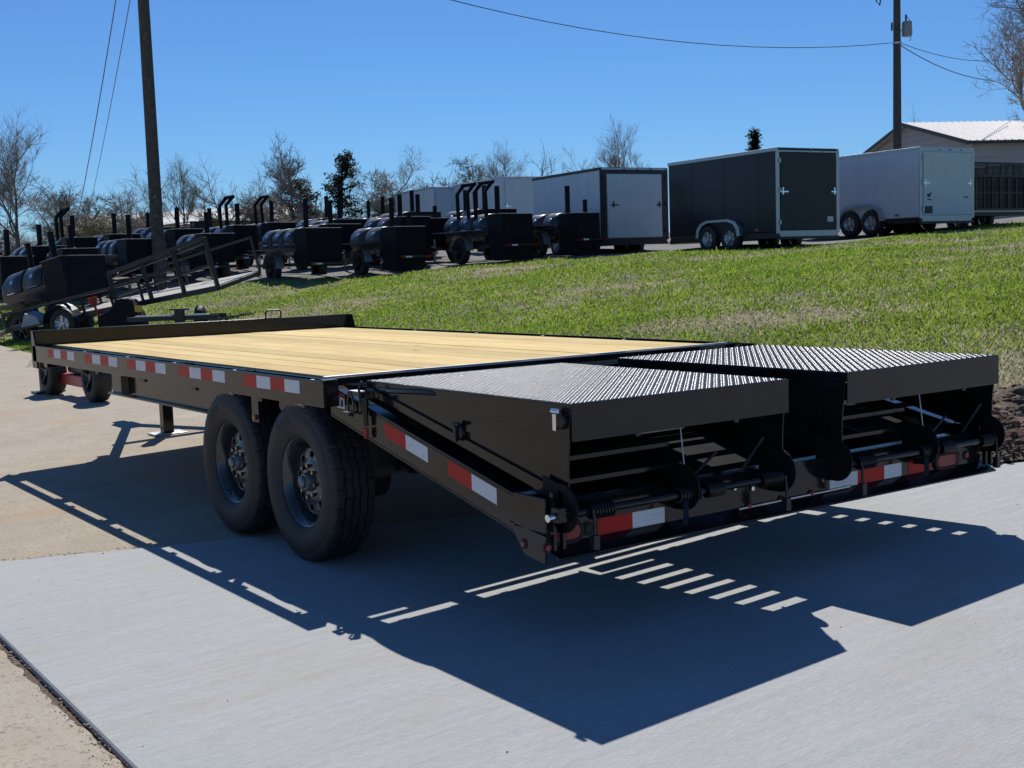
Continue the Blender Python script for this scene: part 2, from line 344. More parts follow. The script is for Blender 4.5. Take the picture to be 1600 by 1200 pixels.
flat('joint_soil', [(-1.7, -30), (7.5, -30), (7.5, -1), (3.5, BK(3.5)+.3), (-1.7, BK(-1.7)+.3)][::1], 'soil', -.016, .03)

# freshly dug soil beside the slab
def lumps(n, fx, size, seed):
    r = random.Random(seed); V = []; Fc = []
    ico = [(0, 0, -1), (.72, -.53, -.45), (-.28, -.85, -.45), (-.89, 0, -.45), (-.28, .85, -.45), (.72, .53, -.45), (.28, -.85, .45), (-.72, -.53, .45), (-.72, .53, .45), (.28, .85, .45), (.89, 0, .45), (0, 0, 1)]
    fi = [(0, 1, 2), (1, 0, 5), (0, 2, 3), (0, 3, 4), (0, 4, 5), (1, 5, 10), (2, 1, 6), (3, 2, 7), (4, 3, 8), (5, 4, 9), (1, 10, 6), (2, 6, 7), (3, 7, 8), (4, 8, 9), (5, 9, 10), (6, 10, 11), (7, 6, 11), (8, 7, 11), (9, 8, 11), (10, 9, 11)]
    for _ in range(n):
        x, y, z = fx(r); s = size(r); i = len(V); sx, sy, sz = s*r.uniform(.7, 1.3), s*r.uniform(.7, 1.3), s*r.uniform(.5, .9)
        for a in ico: V.append((x+a[0]*sx*r.uniform(.75, 1.2), y+a[1]*sy*r.uniform(.75, 1.2), z+a[2]*sz*r.uniform(.75, 1.2)))
        Fc += [(i+a, i+b, i+c) for a, b, c in fi]
    return V, Fc
def soil_z(x, y):
    d = (y-BK(x))*.904; return gnd(x, y)+.04 + .27*math.exp(-((d-.75)/.42)**2) + .05*math.sin(x*7+y*4)*math.exp(-((d-.7)/.5)**2)
V = []; Fq = []; NU, NVv = 70, 26
for i in range(NU):
    for j in range(NVv):
        x0 = 3.1+5*i/(NU-1); d = .015+1.5*j/(NVv-1); x = x0+.427*d; y = BK(x0)+.904*d
        z = soil_z(x, y) + random.uniform(-.02, .025)*(j > 0); gz = float(zt(x, y))
        if j > NVv-5: z = gz - .03*(j-NVv+5)
        V.append((x, y, max(z, gz-.02) if j > 3 else z-.03))
for i in range(NU-1):
    for j in range(NVv-1): a = i*NVv+j; Fq.append((a, a+NVv, a+NVv+1, a+1))
o = raw_mesh('soil_bank', V, Fq, 'soil'); o['kind'] = 'structure'; o.data.shade_smooth()
def fx(r):
    x0 = r.uniform(3.3, 7.5); d = abs(r.gauss(.45, .3)); x = x0+.427*d; y = BK(x0)+.904*d; return x, y, soil_z(x, y)
V, Fc = lumps(9000, fx, lambda r: min(.04, .0065*math.exp(abs(r.gauss(0, .7)))), 3); o = raw_mesh('soil_clod', V, Fc, 'soil'); tag(o, 'loose dark clods of dug clay beside the new concrete slab', 'soil'); o['kind'] = 'stuff'
def fx(r):
    t = r.random(); x = -1.5+5*t; s = r.choice((0, 1)); return (-1.49+r.gauss(0, .02), r.uniform(-1, 3.2), gnd(-1.5, 1)-.002) if s else (x, BK(x)+r.uniform(-.02, .07), gnd(x, BK(x))+.001)
V, Fc = lumps(1500, fx, lambda r: .0022*math.exp(abs(r.gauss(0, .45))), 4); o = raw_mesh('joint_grit', V, Fc, 'oldcon'); tag(o, 'crumbs of grit along the edges of the new concrete slab', 'grit'); o['kind'] = 'stuff'

def fx(r):
    x, y = r.uniform(-4, 6), r.uniform(-3, 9); d = (y-BK(x)); return x, y, gnd(x, y)+(.009 if d < 0 and x > -1.46 else .001)
V, Fc = lumps(260, fx, lambda r: .0018*math.exp(abs(r.gauss(0, .5))), 9); o = raw_mesh('pavement_debris', V, Fc, 'soil'); o['kind'] = 'stuff'; tag(o, 'scattered tiny crumbs of dirt lying on the concrete', 'debris')
# grass blades
def pnoise(x, y):
    return (np.sin(x*.9+1.7*np.sin(y*.41))+np.sin(y*1.1+1.3*np.sin(x*.63+2))+.6*np.sin(x*2.7+y*1.9)+.4*np.sin(x*5.3-y*4.1+1.1*np.sin(x*3)))/3
def blades(n, name, mat, dry, seed, label):
    r = np.random.default_rng(seed)
    t = 7*np.exp(r.random(n)*math.log(40/7)); a = YAW + (r.random(n)-.5)*.98
    x = CAM.x+t*np.sin(a); y = CAM.y+t*np.cos(a)
    d = (y-BK(x))*.904
    ok = (x > 3.25+.1*np.sin(y*3)) & (~is_gravel(x+r.normal(0, .18, n), y+r.normal(0, .18, n))) & ((d > 1.3) | (y > 2.6))
    pn = pnoise(x, y) + r.normal(0, .22, n); near = np.clip((12.5-t)/3.5, 0, 1)*.7
    ok &= (pn+near > .12) if dry else (pn+near < .42)
    x, y, t = x[ok], y[ok], t[ok]; m = len(x); z = zt(x, y)
    hh = (r.gamma(3.2, .0068, m)+.011)*np.where(r.random(m) < .04, 1.9, 1)*(.8 if dry else 1); w = .0035+.00048*t; ang = r.random(m)*math.pi*2; lx = r.normal(0, .55, m)*hh; ly = r.normal(0, .55, m)*hh
    c, s_ = np.cos(ang)*w, np.sin(ang)*w
    P0 = np.stack([x-c, y-s_, z-.01], -1); P1 = np.stack([x+c, y+s_, z-.01], -1); P2 = np.stack([x+lx*.4+c*.7, y+ly*.4+s_*.7, z+hh*.6], -1); P4 = np.stack([x+lx*.4-c*.7, y+ly*.4-s_*.7, z+hh*.6], -1); P3 = np.stack([x+lx, y+ly, z+hh], -1)
    V = np.stack([P0, P1, P2, P4, P3], 1).reshape(-1, 3); b = np.arange(m)[:, None]*5
    T = np.concatenate([b+np.array([[0, 1, 2]]), b+np.array([[0, 2, 3]]), b+np.array([[3, 2, 4]])])
    o = raw_mesh(name, V, T, mat); o['kind'] = 'stuff'; tag(o, label, 'grass')
blades(430000, 'grass_blade', 'blade', False, 11, 'short green grass covering the bank behind the flatbed trailer')
blades(260000, 'dry_grass_blade', 'dryblade', True, 12, 'patches of dry straw coloured grass on the green bank')
# white clover heads / litter flecks in the grass
V, Fc = lumps(260, lambda r: (lambda x, y: (x, y, float(zt(x, y))+.05))(r.uniform(6.5, 18), r.uniform(2, 24)), lambda r: .012, 5)
o = raw_mesh('clover_head', V, Fc, 'label_white'); o['kind'] = 'stuff'; tag(o, 'tiny white clover heads scattered through the grass bank', 'flowers')

# ------------------------------------------------------------------ the flatbed trailer
W = 2.59; H = .89; D0 = 1.65; DF = 6.40
T = thing('flatbed_trailer', 'black deckover flatbed trailer with pale pine deck and two folded tread plate ramps', 'trailer')
# deck planks
n = 14; pw = (2.527-.063)/n
pl = MB().box(.0030, pw-.0030, 0, DF-D0-.03, -.04, 0).mesh('deck_plank'); pl.materials.append(M['wood'])
for i in range(n):
    o = bpy.data.objects.new('deck_plank', pl); COL.objects.link(o); o.parent = T; o.location = (.063+i*pw, D0+.015, H+.002+random.uniform(-.0015, .0015))
    b = o.modifiers.new('bevel', 'BEVEL'); b.width = .0025; b.segments = 2
MB().box(.0, 2.59, D0-.035, D0+.012, H-.11, H+.004).build('deck_edge_angle', 'black', T, bevel=.003)
MB().box(-.003, 2.593, D0-.004+.018, D0+.014+.018, H+.004, H+.010).build('deck_lip_highlight', 'trim_light', T, bevel=.001)  # pale strip paints in the silver highlight along the steel edge angle
# side channels, rub rails, stake pockets
POCK = [5.12, 4.22, 3.39, 2.52, 1.62]
for s in (0, 1):
    X = lambda x: x-.08 if s == 0 else W+.08-x
    def bx(mb, x0, x1, *a): return mb.box(min(X(x0), X(x1)), max(X(x0), X(x1)), *a)
    c = MB(); bx(c, .105, .117, D0-.03, DF, .765, .884); bx(c, .1175, .15, D0-.03, DF, .765, .777); bx(c, .1175, .1415, D0-.03, DF, .875, .884); c.build('side_channel', 'black', T, bevel=.002)
    c = MB(); bx(c, 0, .011, D0-.13, DF+.0, .772, .893); c.build('rub_rail', 'black', T, bevel=.002)
    for y in POCK + [6.2]:
        c = MB(); bx(c, .0115, .1045, y-.045, y-.036, .78, .888); bx(c, .0115, .1045, y+.036, y+.045, .78, .888); bx(c, .0115, .016, y-.036, y+.036, .78, .888); c.build('stake_pocket', 'black', T)
        c = MB(); c.cyl((X(.045), y+.1, .82), (X(.045), y+.1, .887), .013, 10); c.build('rail_spool', 'galv', T)
    for y in POCK: c = MB(); bx(c, .0, .02, y-.33, y-.27, .755, .7715); c.build('rail_clip', 'flat', T)
# red and white conspicuity tape
def tape_run(y0, y1, first='tape_red', cnt=4, z0=.822, z1=.882, x=-.0012):
    L = (y0-y1)/cnt
    for k in range(cnt):
        c = MB().box(x-.08, -.08, y0-(k+1)*L, y0-k*L, z0, z1); r_ = (k % 2 == 0)
        c.build('reflective_tape', 'tape_red' if r_ else 'tape_white', T, label='red reflective strip' if r_ else 'white reflective strip')
for a, b in ((5.98, 5.31), (5.07, 4.38), (4.19, 3.51), (3.30, 2.64), (2.40, 1.76)): tape_run(a, b)
# headboard
c = MB().box(-.08, 2.67, DF+.015, DF+.03, .80, 1.005); c.box(-.08, 2.67, DF-.03, DF+.015, .993, 1.005); c.build('headboard', 'black', T, bevel=.003)
for x in (-.08, 2.656):
    c = MB().prism([(x, DF-.10, .72), (x, DF-.10, .86), (x, DF-.035, 1.0), (x, DF+.03, 1.0), (x, DF+.03, .72)], (.014, 0, 0)); c.build('headboard_end_plate', 'black', T, bevel=.002)
MB().tube([(1.86, DF+.01, 1.0), (1.86, DF+.01, 1.055), (1.875, DF+.01, 1.068), (1.985, DF+.01, 1.068), (2.0, DF+.01, 1.055), (2.0, DF+.01, 1.0)], .008, 8).build('lifting_loop', 'black', T, smooth=True)
MB().box(.0, 2.59, DF-.08, DF+.013, .72, .85).build('front_crossmember', 'black', T, bevel=.003)
# main beams, crossmembers
for x in (.50, 2.02):
    c = MB(); c.box(x+.03, x+.04, 1.73, DF+.06, .482, .748); c.box(x-.01, x+.08, 1.73, DF+.06, .468, .482); c.box(x-.01, x+.08, 1.73, DF+.06, .748, .762); c.build('main_beam', 'black', T, bevel=.002)
    xx = x-.08 if x < 1 else x+.09; c = MB().prism([(xx, 1.69, .55), (xx, .05, .42), (xx, .05, .50), (xx, 1.69, .76)], (.03, 0, 0)); c.build('dovetail_beam', 'black', T)
c = MB().box(.515, .529, 5.62, 5.78, .62, .70); c.build('beam_patch', 'flat', T)
for y in np.arange(D0+.25, DF-.1, .42): MB().box(.0626, 2.5274, y-.03, y+.03, .763, .845).build('crossmember', 'flat', T)
# tongue and jack
TIP = (1.30, 8.0, .55)
for x in (.50, 2.1): MB().bar((x, DF-.35, .56), (TIP[0]+(x-1.3)*.06, TIP[1], .55), .06, .14).build('tongue_arm', 'black', T, bevel=.003)
c = MB().box(1.22, 1.38, 7.9, 8.3, .49, .62); c.cyl((1.3, 8.3, .52), (1.3, 8.42, .52), .06, 12); c.build('coupler', 'black', T, bevel=.004)
MB().box(.85, 1.75, 7.0, 7.08, .6, .66).build('tongue_crossbar', 'black', T)
jx, jy = 1.09, 6.83; gz = gnd(jx, jy)
c = MB().box(jx-.045, jx+.045, jy-.045, jy+.045, gz+.012, .78); o = c.build('jack_leg', 'black', T, bevel=.004)
MB().prism([(jx-.14, jy-.10, gz+.001), (jx+.14, jy-.10, gz+.001), (jx+.14, jy+.10, gz+.001), (jx-.14, jy+.10, gz+.001)], (0, 0, .012)).build('jack_foot', 'galv', T, bevel=.002)

# wheels
def tyre_mesh(Rr=.39, wd=.228):
    V = []; Fc = []; NS = 240; hw = wd/2
    prof = [(-.072, .215, 0), (-.088, .219, 0), (-.098, .228, 0), (-.103, .242, 0), (-.112, .262, 0), (-.1175, .295, 0), (-.116, .325, 0), (-.110, .345, 0), (-.1085, .348, 0), (-.108, .356, 0), (-.103, .372, 1), (-.094, .383, 2),
            (-.080, .3875, 2), (-.066, .389, 3), (-.062, .389, 3), (-.061, .379, 9), (-.054, .379, 9), (-.053, .39, 3), (-.035, .3905, 3), (-.022, .3905, 3), (-.021, .38, 9), (-.013, .38, 9), (-.012, .391, 3), (0, .391, 3)]
    prof = prof + [(-a, r_, t) for a, r_, t in prof[::-1][1:]]
    for k in range(NS):
        th = 2*math.pi*k/NS
        for j, (a, r_, t) in enumerate(prof):
            ph = (k + (j > len(prof)//2)*4) % 10
            if t == 1: r_ -= .004*(ph < 1)
            elif t == 2: r_ -= .007*(ph < 1)
            elif t == 3: r_ -= .007*((ph-(0 if abs(a) > .045 else 5)) % 10 < 1); a = a+.0035*math.sin(k*math.pi/5)
            elif t == 9: a = a+.0035*math.sin(k*math.pi/5)
            V.append((a, r_*math.cos(th), r_*math.sin(th)))
    m = len(prof)
    for k in range(NS):
        for j in range(m-1): Fc.append((k*m+j, ((k+1) % NS)*m+j, ((k+1) % NS)*m+j+1, k*m+j+1))
    me = bpy.data.meshes.new('tyre'); me.from_pydata(V, [], Fc); me.materials.append(M['rubber']); me.shade_smooth()
    bm = bmesh.new(); bm.from_mesh(me); bmesh.ops.recalc_face_normals(bm, faces=bm.faces); bm.to_mesh(me); bm.free(); me.set_sharp_from_angle(angle=R(32)); return me
def rim_meshes():
    mb = MB(); mb.lathe([(-.062, .216), (-.084, .2225), (-.089, .219), (-.086, .212), (-.070, .200), (-.060, .190), (-.045, .186), (-.02, .180), (.03, .176), (.07, .19), (.075, .205)], (0, 0, 0), 'x', 64); barrel = mb
    # dished disc with eight oval holes: polar grid with faces left out
    V = []; Fc = []; NS = 96
    rp = [(-.012, .180), (-.024, .170), (-.030, .160), (-.032, .148), (-.033, .136), (-.034, .124), (-.035, .112), (-.040, .100), (-.043, .086), (-.043, .060), (-.043, .042)]
    for a, r_ in rp:
        for k in range(NS): t = 2*math.pi*k/NS; V.append((a, r_*math.cos(t), r_*math.sin(t)))
    for j in range(len(rp)-1):
        for k in range(NS):
            ph = (k % 12)-5.5; rm = (rp[j][1]+rp[j+1][1])/2
            if ((rm-.136)/.017)**2 + (ph/2.4)**2 < 1.05: continue
            Fc.append((j*NS+k, j*NS+(k+1) % NS, (j+1)*NS+(k+1) % NS, (j+1)*NS+k))
    return barrel, V, Fc
TY = tyre_mesh(); BR, RV, RF = rim_meshes()
def wheel(x, y, z, s, parent):
    o = bpy.data.objects.new('wheel', TY); COL.objects.link(o); o.parent = parent; o.location = (x, y, z); o.rotation_euler = (random.uniform(0, 6), 0, 0 if s > 0 else math.pi); o.scale = (1, .975, .975)
    BR.build('rim_barrel', 'rim', o, smooth=True)
    me = bpy.data.meshes.new('rim'); me.from_pydata(RV, [], RF); me.materials.append(M['rim']); me.shade_smooth(); d = bpy.data.objects.new('rim', me); COL.objects.link(d); d.parent = o
    sm = d.modifiers.new('solid', 'SOLIDIFY'); sm.thickness = .005
    h = MB(); h.lathe([(-.040, .046), (-.074, .044), (-.080, .040), (-.082, .030)], (0, 0, 0), 'x', 24); h.lathe([(-.082, .032), (-.095, .030), (-.100, .024), (-.101, .0005)], (0, 0, 0), 'x', 20); h.build('hub_cap', 'hub', o, smooth=True)
    for k in range(8):
        t = 2*math.pi*(k+.5)/8; c, q = .078*math.cos(t), .078*math.sin(t)
        MB().cyl((-.040, c, q), (-.066, c, q), .0115, 6, .010).build('lug_nut', 'lug', o)
    MB().cyl((-.088, 0, .192), (-.066, 0, .188), .004, 6).build('valve_stem', 'flat', o)
    return o
def sidewall_text(o, word, start, r0=.305, size=.058):
    for k, ch in enumerate(word):
        th = start - k*.125                                # angle in the wheel plane, 0 = up
        th2 = th + o.rotation_euler.x * 0
        q = Matrix.Rotation(-o.rotation_euler.x, 4, 'X')
        pos = Vector((-.1168, math.sin(th)*r0, math.cos(th)*r0))
        xa = Vector((0, -math.cos(th), math.sin(th))); ya = Vector((0, math.sin(th), math.cos(th))); za = Vector((-1, 0, 0))
        mw = Matrix(((xa.x, ya.x, za.x, pos.x), (xa.y, ya.y, za.y, pos.y), (xa.z, ya.z, za.z, pos.z), (0, 0, 0, 1)))
        text_obj('sidewall_letter', ch, size, 'letter', o, q @ mw, .0022)
WR, WF = 1.88, 2.72
for y, st in ((WR, .62), (WF, .75)):
    o = wheel(.055, y, .38+gnd(.1, y), 1, T)
    sidewall_text(o, 'STAR', st)
    wheel(W-.055, y, .38+gnd(W-.1, y), -1, T)
    a = MB().cyl((.12, y, .39+gnd(.12, y)), (W-.12, y, .39+gnd(W-.12, y)), .045, 12); a.build('axle', 'flat', T, smooth=True)
    for x in (.40, 2.16):
        MB().cyl((x-.18 if x < 1 else x+.02, y, .40), (x-.02 if x < 1 else x+.18, y, .40), .13, 20).build('brake_drum', 'flat', T, smooth=True)
        m_ = MB()
        for k in range(5): m_.box(x-.03, x+.03, y-.36+.06*k, y+.36-.06*k, .45-.012*k, .46-.012*k)
        m_.build('leaf_spring', 'flat', T)
for y in (1.55, 2.30, 3.16):
    for x in (.37, 2.13): MB().prism([(x, y-.07, .76), (x, y-.03, .42), (x, y+.03, .42), (x, y+.07, .76)], (.06, 0, 0)).build('spring_hanger', 'black', T)
c = MB().box(-.070, -.062, 2.26, 2.34, .645, .811); o = c.build('light_bracket', 'black', T)
MB().cyl((-.082, 2.30, .668), (-.071, 2.30, .668), .014, 10).build('marker_light', 'amber', T, label='amber side marker light between the wheels')
# added panel closing the view through, so the recess under the ramps stays dark
MB().box(.13, 2.46, 1.70, 1.72, .40, .7615).build('added_backing', 'flat', T)
# dovetail
zt_ = lambda y: .50 + .22*y
for s in (0, 1):
    X0 = 0 if s == 0 else 2.612
    p = [(X0, .16, zt_(.16)), (X0, D0-.035, zt_(D0-.035)), (X0, D0-.035, zt_(D0)-.128), (X0, .16, zt_(.16)-.128)]
    web = MB().prism([(X0 if s == 0 else X0+.048, y, z) for _, y, z in p], (.012, 0, 0))
    web.prism([(X0, .16, zt_(.16)+.0), (X0, D0-.035, zt_(D0-.035)), (X0, D0-.035, zt_(D0-.035)+.010), (X0, .16, zt_(.16)+.010)], (.06, 0, 0))
    web.prism([(X0, .16, zt_(.16)-.138), (X0, D0-.035, zt_(D0)-.140), (X0, D0-.035, zt_(D0)-.1285), (X0, .16, zt_(.16)-.1285)], (.06, 0, 0))
    web.build('dovetail_rail', 'black', T, bevel=.002)
for k, (a, b, m_, lb) in enumerate(((1.12, .95, 'tape_red', 'red strip'), (.95, .78, 'tape_white', 'white strip'), (.63, .465, 'tape_red', 'red strip'), (.465, .30, 'tape_white', 'white strip'))):
    MB().prism([(-.0012, b, zt_(b)-.072), (-.0012, a, zt_(a)-.072), (-.0012, a, zt_(a)-.010), (-.0012, b, zt_(b)-.010)], (.0012, 0, 0)).build('reflective_tape', m_, T, label=lb)
ys = [.18+.148*k for k in range(7)]
for y in (1.20,):
    z = zt_(y)-.05; MB().box(1.12, 1.53, y-.045, y+.045, z-.02, z).build('dovetail_slat', 'slat', T)  # extra centre slat added to block a sun patch on the ground
for y in ys:                                               # open angle-iron slats of the dovetail
    z = zt_(y)-.05; c = MB().prism([(.062, y-.045, z-.022), (.062, y+.045, z-.002), (.062, y+.045, z+.006), (.062, y-.045, z-.014)], (2.548, 0, 0)); c.prism([(.062, y-.045, z-.050), (.062, y-.037, z-.050), (.062, y-.037, z-.0225), (.062, y-.045, z-.0225)], (2.548, 0, 0)); c.build('dovetail_slat', 'slat', T)
MB().box(.0605, 2.5295, 1.405, 1.428, .82, .865).build('dovetail_crossbar', 'black', T); MB().box(.0605, 2.5295, 1.488, 1.6145, .80, .865).build('dovetail_crossbar', 'black', T)
for x, q in ((.44, .11), (1.26, .04), (2.13, .05)): MB().box(x-q, x+q, 1.4285, 1.4875, .74, .86).build('ramp_rest', 'black', T)
# rear bumper
c = MB().prism([(0, .012, .385), (0, -.070, .345), (0, -.073, .353), (0, 0.0, .39), (0, 0, .535), (0, .06, .535), (0, .06, .527), (0, .012, .527)], (W, 0, 0)); c.build('rear_bumper', 'black', T, bevel=.002)
for x0, x1 in ((-.025, .07), (W-.07, W+.01)):
    c = MB().box(x0, x0+.010, -.03, .16, .44, .565); c.box(x1-.010, x1, -.03, .16, .44, .565); c.box(x0+.01, x1-.01, .08, .16, .45, .56); c.build('corner_bracket', 'black', T, bevel=.003)
    c = MB().prism([(x0, .19, .45), (x0, .10, .345), (x0, -.02, .33), (x0, -.03, .43), (x0, .19, .455)], (.008, 0, 0)); c.build('corner_gusset', 'black', T, bevel=.001)
    c = MB().box(x0+.02, x0+.033, -.05, -.031, .38, .585); c.box(x0+.06, x0+.073, -.05, -.031, .38, .585); c.build('corner_channel', 'black', T)
def lamp(x, y, z, r, ax, mat='redlens', nm='marker_light', lb=None, par=T):
    d = Vector((-1, 0, 0)) if ax == 'x' else Vector((0, -1, 0)); c = Vector((x, y, z)); mb = MB().cyl(c, c+d*.008, r, 14, r*.85); o = mb.build(nm, mat, par, smooth=True)
    g_ = MB().tube([c+Vector((0, math.cos(t)*r*1.25, math.sin(t)*r*1.25)) if ax == 'x' else c+Vector((math.cos(t)*r*1.25, 0, math.sin(t)*r*1.25)) for t in [2*math.pi*k/16 for k in range(16)]], r*.28, 6, True); g_.build('grommet', 'rubber', o, smooth=True)
    if lb: o['label'] = lb
    return o
lamp(-.026, .10, .385, .013, 'x', lb='red side marker light at the left corner'); lamp(-.045, -.062, .40, .013, 'y', lb='red marker light at the rear left corner')
def oval_lamp(x, z, lb):
    pts = lambda k, hw, hh, yy: [(x+hw*math.copysign(1, math.cos(t))*(1 if abs(math.cos(t)) > 1e-6 else 0)+hh*math.cos(t), yy, z+hh*math.sin(t)) for t in [2*math.pi*(i+.5)/k for i in range(k)]]
    a = pts(28, .045, .028, -.0005); mb = MB().prism(a, (0, -.012, 0)); o = mb.build('tail_light', 'redlens', T, bevel=.004, label=lb)
    MB().tube(pts(28, .045, .035, -.006), .0085, 8, True).build('rubber_ring', 'rubber', o, smooth=True)
oval_lamp(.075, .425, 'oval red tail light on the left of the bumper'); oval_lamp(2.30, .425, 'oval red tail light on the right of the bumper')
lamp(.185, -.001, .425, .018, 'y', 'rubber', 'reflector'); lamp(2.455, -.001, .43, .015, 'y', lb='small red marker at the right end')
for x in (1.01, 1.20, 1.38): lamp(x, -.004, .392, .011, 'y', lb='small red clearance light in the middle of the bumper')
MB().bar((.95, -.008, .388), (1.62, -.008, .392), .006).build('wire_conduit', 'galv', T)
for x, z in ((1.03, .46), (1.12, .465), (1.09, .50), (.93, .475), (1.45, .44)): MB().cyl((x, -.001, z), (x, -.010, z), .009, 6).build('bolt_head', 'chrome', T)
for x0, x1, m_, lb in ((.235, .40, 'tape_red', 'red strip'), (.40, .56, 'tape_white', 'worn white strip'), (1.50, 1.68, 'tape_white', 'worn white strip'), (1.68, 1.86, 'tape_red', 'red strip'), (1.86, 1.98, 'tape_white', 'worn white strip'), (2.03, 2.19, 'tape_red', 'red strip')):
    MB().box(x0, x1, -.0014, 0, .392, .452).build('reflective_tape', m_, T, label=lb)

# ramps
def dlug():
    vs_ = []; fs = []; n8 = 8
    for sc, z in ((1, 0), (.75, .0012), (.35, .0016)):
        for k in range(n8):
            t = 2*math.pi*k/n8; px_ = math.copysign(abs(math.cos(t))**1.15, math.cos(t))*.0108*(sc if sc > .5 else .5); py_ = math.sin(t)*.0040*sc; vs_.append((px_, py_, z))
    for j in (0, 1):
        for k in range(n8): fs.append((j*n8+k, j*n8+(k+1) % n8, (j+1)*n8+(k+1) % n8)); fs.append((j*n8+k, (j+1)*n8+(k+1) % n8, (j+1)*n8+k))
    for k in range(1, n8-1): fs.append((16, 16+k, 16+k+1))
    return np.array(vs_), np.array(fs)
LV, LF = dlug()
def lugs(x0, x1, y0, y1, z, parent):
    p = .0196; V = []; Fc = []; i = 0
    nx_ = int((x1-x0-.01)/p); ny_ = int((y1-y0-.01)/p)
    for a in range(nx_):
        for b in range(ny_):
            an = R(45) if (a+b) % 2 else R(-45); c, s_ = math.cos(an), math.sin(an)
            cx_, cy_ = x0+.005+(a+.5)*(x1-x0-.01)/nx_, y0+.005+(b+.5)*(y1-y0-.01)/ny_
            q = LV @ np.array([[c, s_, 0], [-s_, c, 0], [0, 0, 1]]) + np.array([cx_, cy_, z]); V.append(q); Fc.append(LF+i*len(LV)); i += 1
    o = raw_mesh('tread_lug', np.concatenate(V), np.concatenate(Fc), 'blackplate'); o.data.shade_smooth(); o.parent = parent; o['kind'] = 'stuff'; return o
HZ = .505; HY = -.075                                       # hinge pipe
def coil(x0, x1, mb, r=.026, w=.0055, turns=8):
    pts = []; N = turns*12
    for k in range(N+1): t = 2*math.pi*turns*k/N; pts.append((x0+(x1-x0)*k/N, HY+r*math.cos(t), HZ+r*math.sin(t)))
    mb.tube(pts, w, 6); return mb
def ramp_(x0, x1, lb):
    root = MB().box(x0, x1, -.090, 1.365, .8885, .8955).build('ramp', 'blackplate', T, label=lb)
    lugs(x0, x1, -.090, 1.365, .8955, root)
    MB().box(x0, x1, -.096, -.0905, .762, .8945).build('end_flap', 'black', root, bevel=.001)
    for x, sg in ((x0, 1), (x1-.006, 1)):
        MB().prism([(x, -.088, .888), (x, 1.363, .888), (x, 1.363, .855), (x, .10, .56), (x, -.062, .545), (x, -.066, .70)], (.006, 0, 0)).build('side_plate', 'black', root, bevel=.001)
        if x == x0: MB().prism([(x, .05, .56+.0), (x, .05, .60), (x, 1.35, .875), (x, 1.35, .845)], (-.012 if x == x0 else .018, 0, 0)).build('edge_stiffener', 'black', root)
    MB().bar((x0-.006, -.075, .845), (x0-.006, .62, .745), .004, .028).build('pressed_rib', 'black', root)
    for x in np.linspace(x0+.18, x1-.18, 4): MB().box(x-.02, x+.02, -.08, 1.34, .845, .888).build('ramp_stringer', 'slat', root)
    for x in (x0+.30, x0+.80): MB().box(x-.012, x+.012, -.0965, -.088, .752, .768).build('flap_tab', 'flat', root)
    for y, z in ((.25, .66), (.55, .74), (.85, .80)): MB().box(x0+.006, x1-.006, y-.012, y+.012, z-.01, z+.01).build('folded_rung', 'slat', root)
    for y, z in ((.05, .60), (.12, .67)): MB().box(x0+.02, x0+.62, y-.03, y-.015, z-.008, z+.008).build('folded_tread', 'black', root)
    # lower hinge assembly
    MB().cyl((x0+.02, HY, HZ), (x1-.005, HY, HZ), .015, 12).build('hinge_pipe', 'black', root, smooth=True)
    for x in (x0-.02, x0+.56, x1-.010):
        cy_, cz_ = -.045, .525; rad = .088
        pts = [(x, cy_+rad*math.cos(t), cz_+rad*math.sin(t)) for t in [math.pi*(.45+1.1*k/12) for k in range(13)]]
        pts += [(x, .06, .43), (x, .06, .63)]
        MB().prism(pts, (.008, 0, 0)).build('hinge_plate', 'smokerbox', root, bevel=.001)  # firebox black reused here to deepen the shade under the ramps
    for a, b in ((.075, .185), (.50, .61), (.645, .735), (.945, 1.055)):
        coil(x0+a, x0+b, MB()).build('torsion_spring', 'spring', root, smooth=True)
    for x in (x0+.075, x1-.035): MB().tube([(x, HY-.03, HZ+.01), (x, HY-.035, HZ-.03), (x, HY-.035, HZ-.12)], .006, 6).build('spring_leg', 'spring', root); MB().box(x-.013, x+.013, HY-.047, HY-.023, HZ-.13, HZ-.08).build('spring_clip', 'flat', root)
    MB().bar((x0+.54, HY-.01, HZ-.01), (x0+.515, HY-.03, HZ-.11), .02, .012).build('hinge_lever', 'black', root)
    MB().cyl((x0+.565, HY+.02, .56), (x0+.575, -.02, .765), .003, 6).build('spring_rod', 'galv', root)
    for a in ((x0+.62, x0+.74), (x0+.90, x0+1.0)): MB().cyl((a[0], HY+.06, .54), (a[1], HY+.03, .64 if a[0] < x0+.8 else .67), .006, 6).build('stay_rod', 'flat', root)
    return root
RL = ramp_(.055, 1.148, 'left folding ramp with sparkling tread plate'); RR = ramp_(1.503, 2.570, 'right folding ramp with dark tread plate')
# latches on the ramp side
def latch(y, z, mat):
    x = .049; o = MB().lathe([(0, .034), (-.012, .032), (-.016, .02), (-.017, .0005)], (x, y, z), 'x', 20).build('slam_latch', 'flat', T, smooth=True)
    MB().box(x-.030, x-.016, y-.009, y+.009, z-.036, z+.026).build('latch_handle', mat, o, bevel=.003); MB().cyl((x-.02, y-.022, z+.034), (x-.02, y+.022, z+.034), .008, 8).build('latch_pin', mat, o, smooth=True)
latch(-.035, .835, 'chrome'); latch(.61, .735, 'flat')
MB().tube([(2.58, .0, .86), (2.61, .0, .85), (2.62, .0, .80), (2.60, .0, .77), (2.575, .0, .78)], .006, 6).build('latch_loop', 'flat', T, smooth=True)
MB().cyl((-.05, -.075, .505), (.06, -.075, .515), .014, 12).build('hinge_pin', 'chrome', T, smooth=True)
MB().box(-.02, .02, -.10, -.055, .485, .54).build('hinge_collar', 'black', T, bevel=.004)
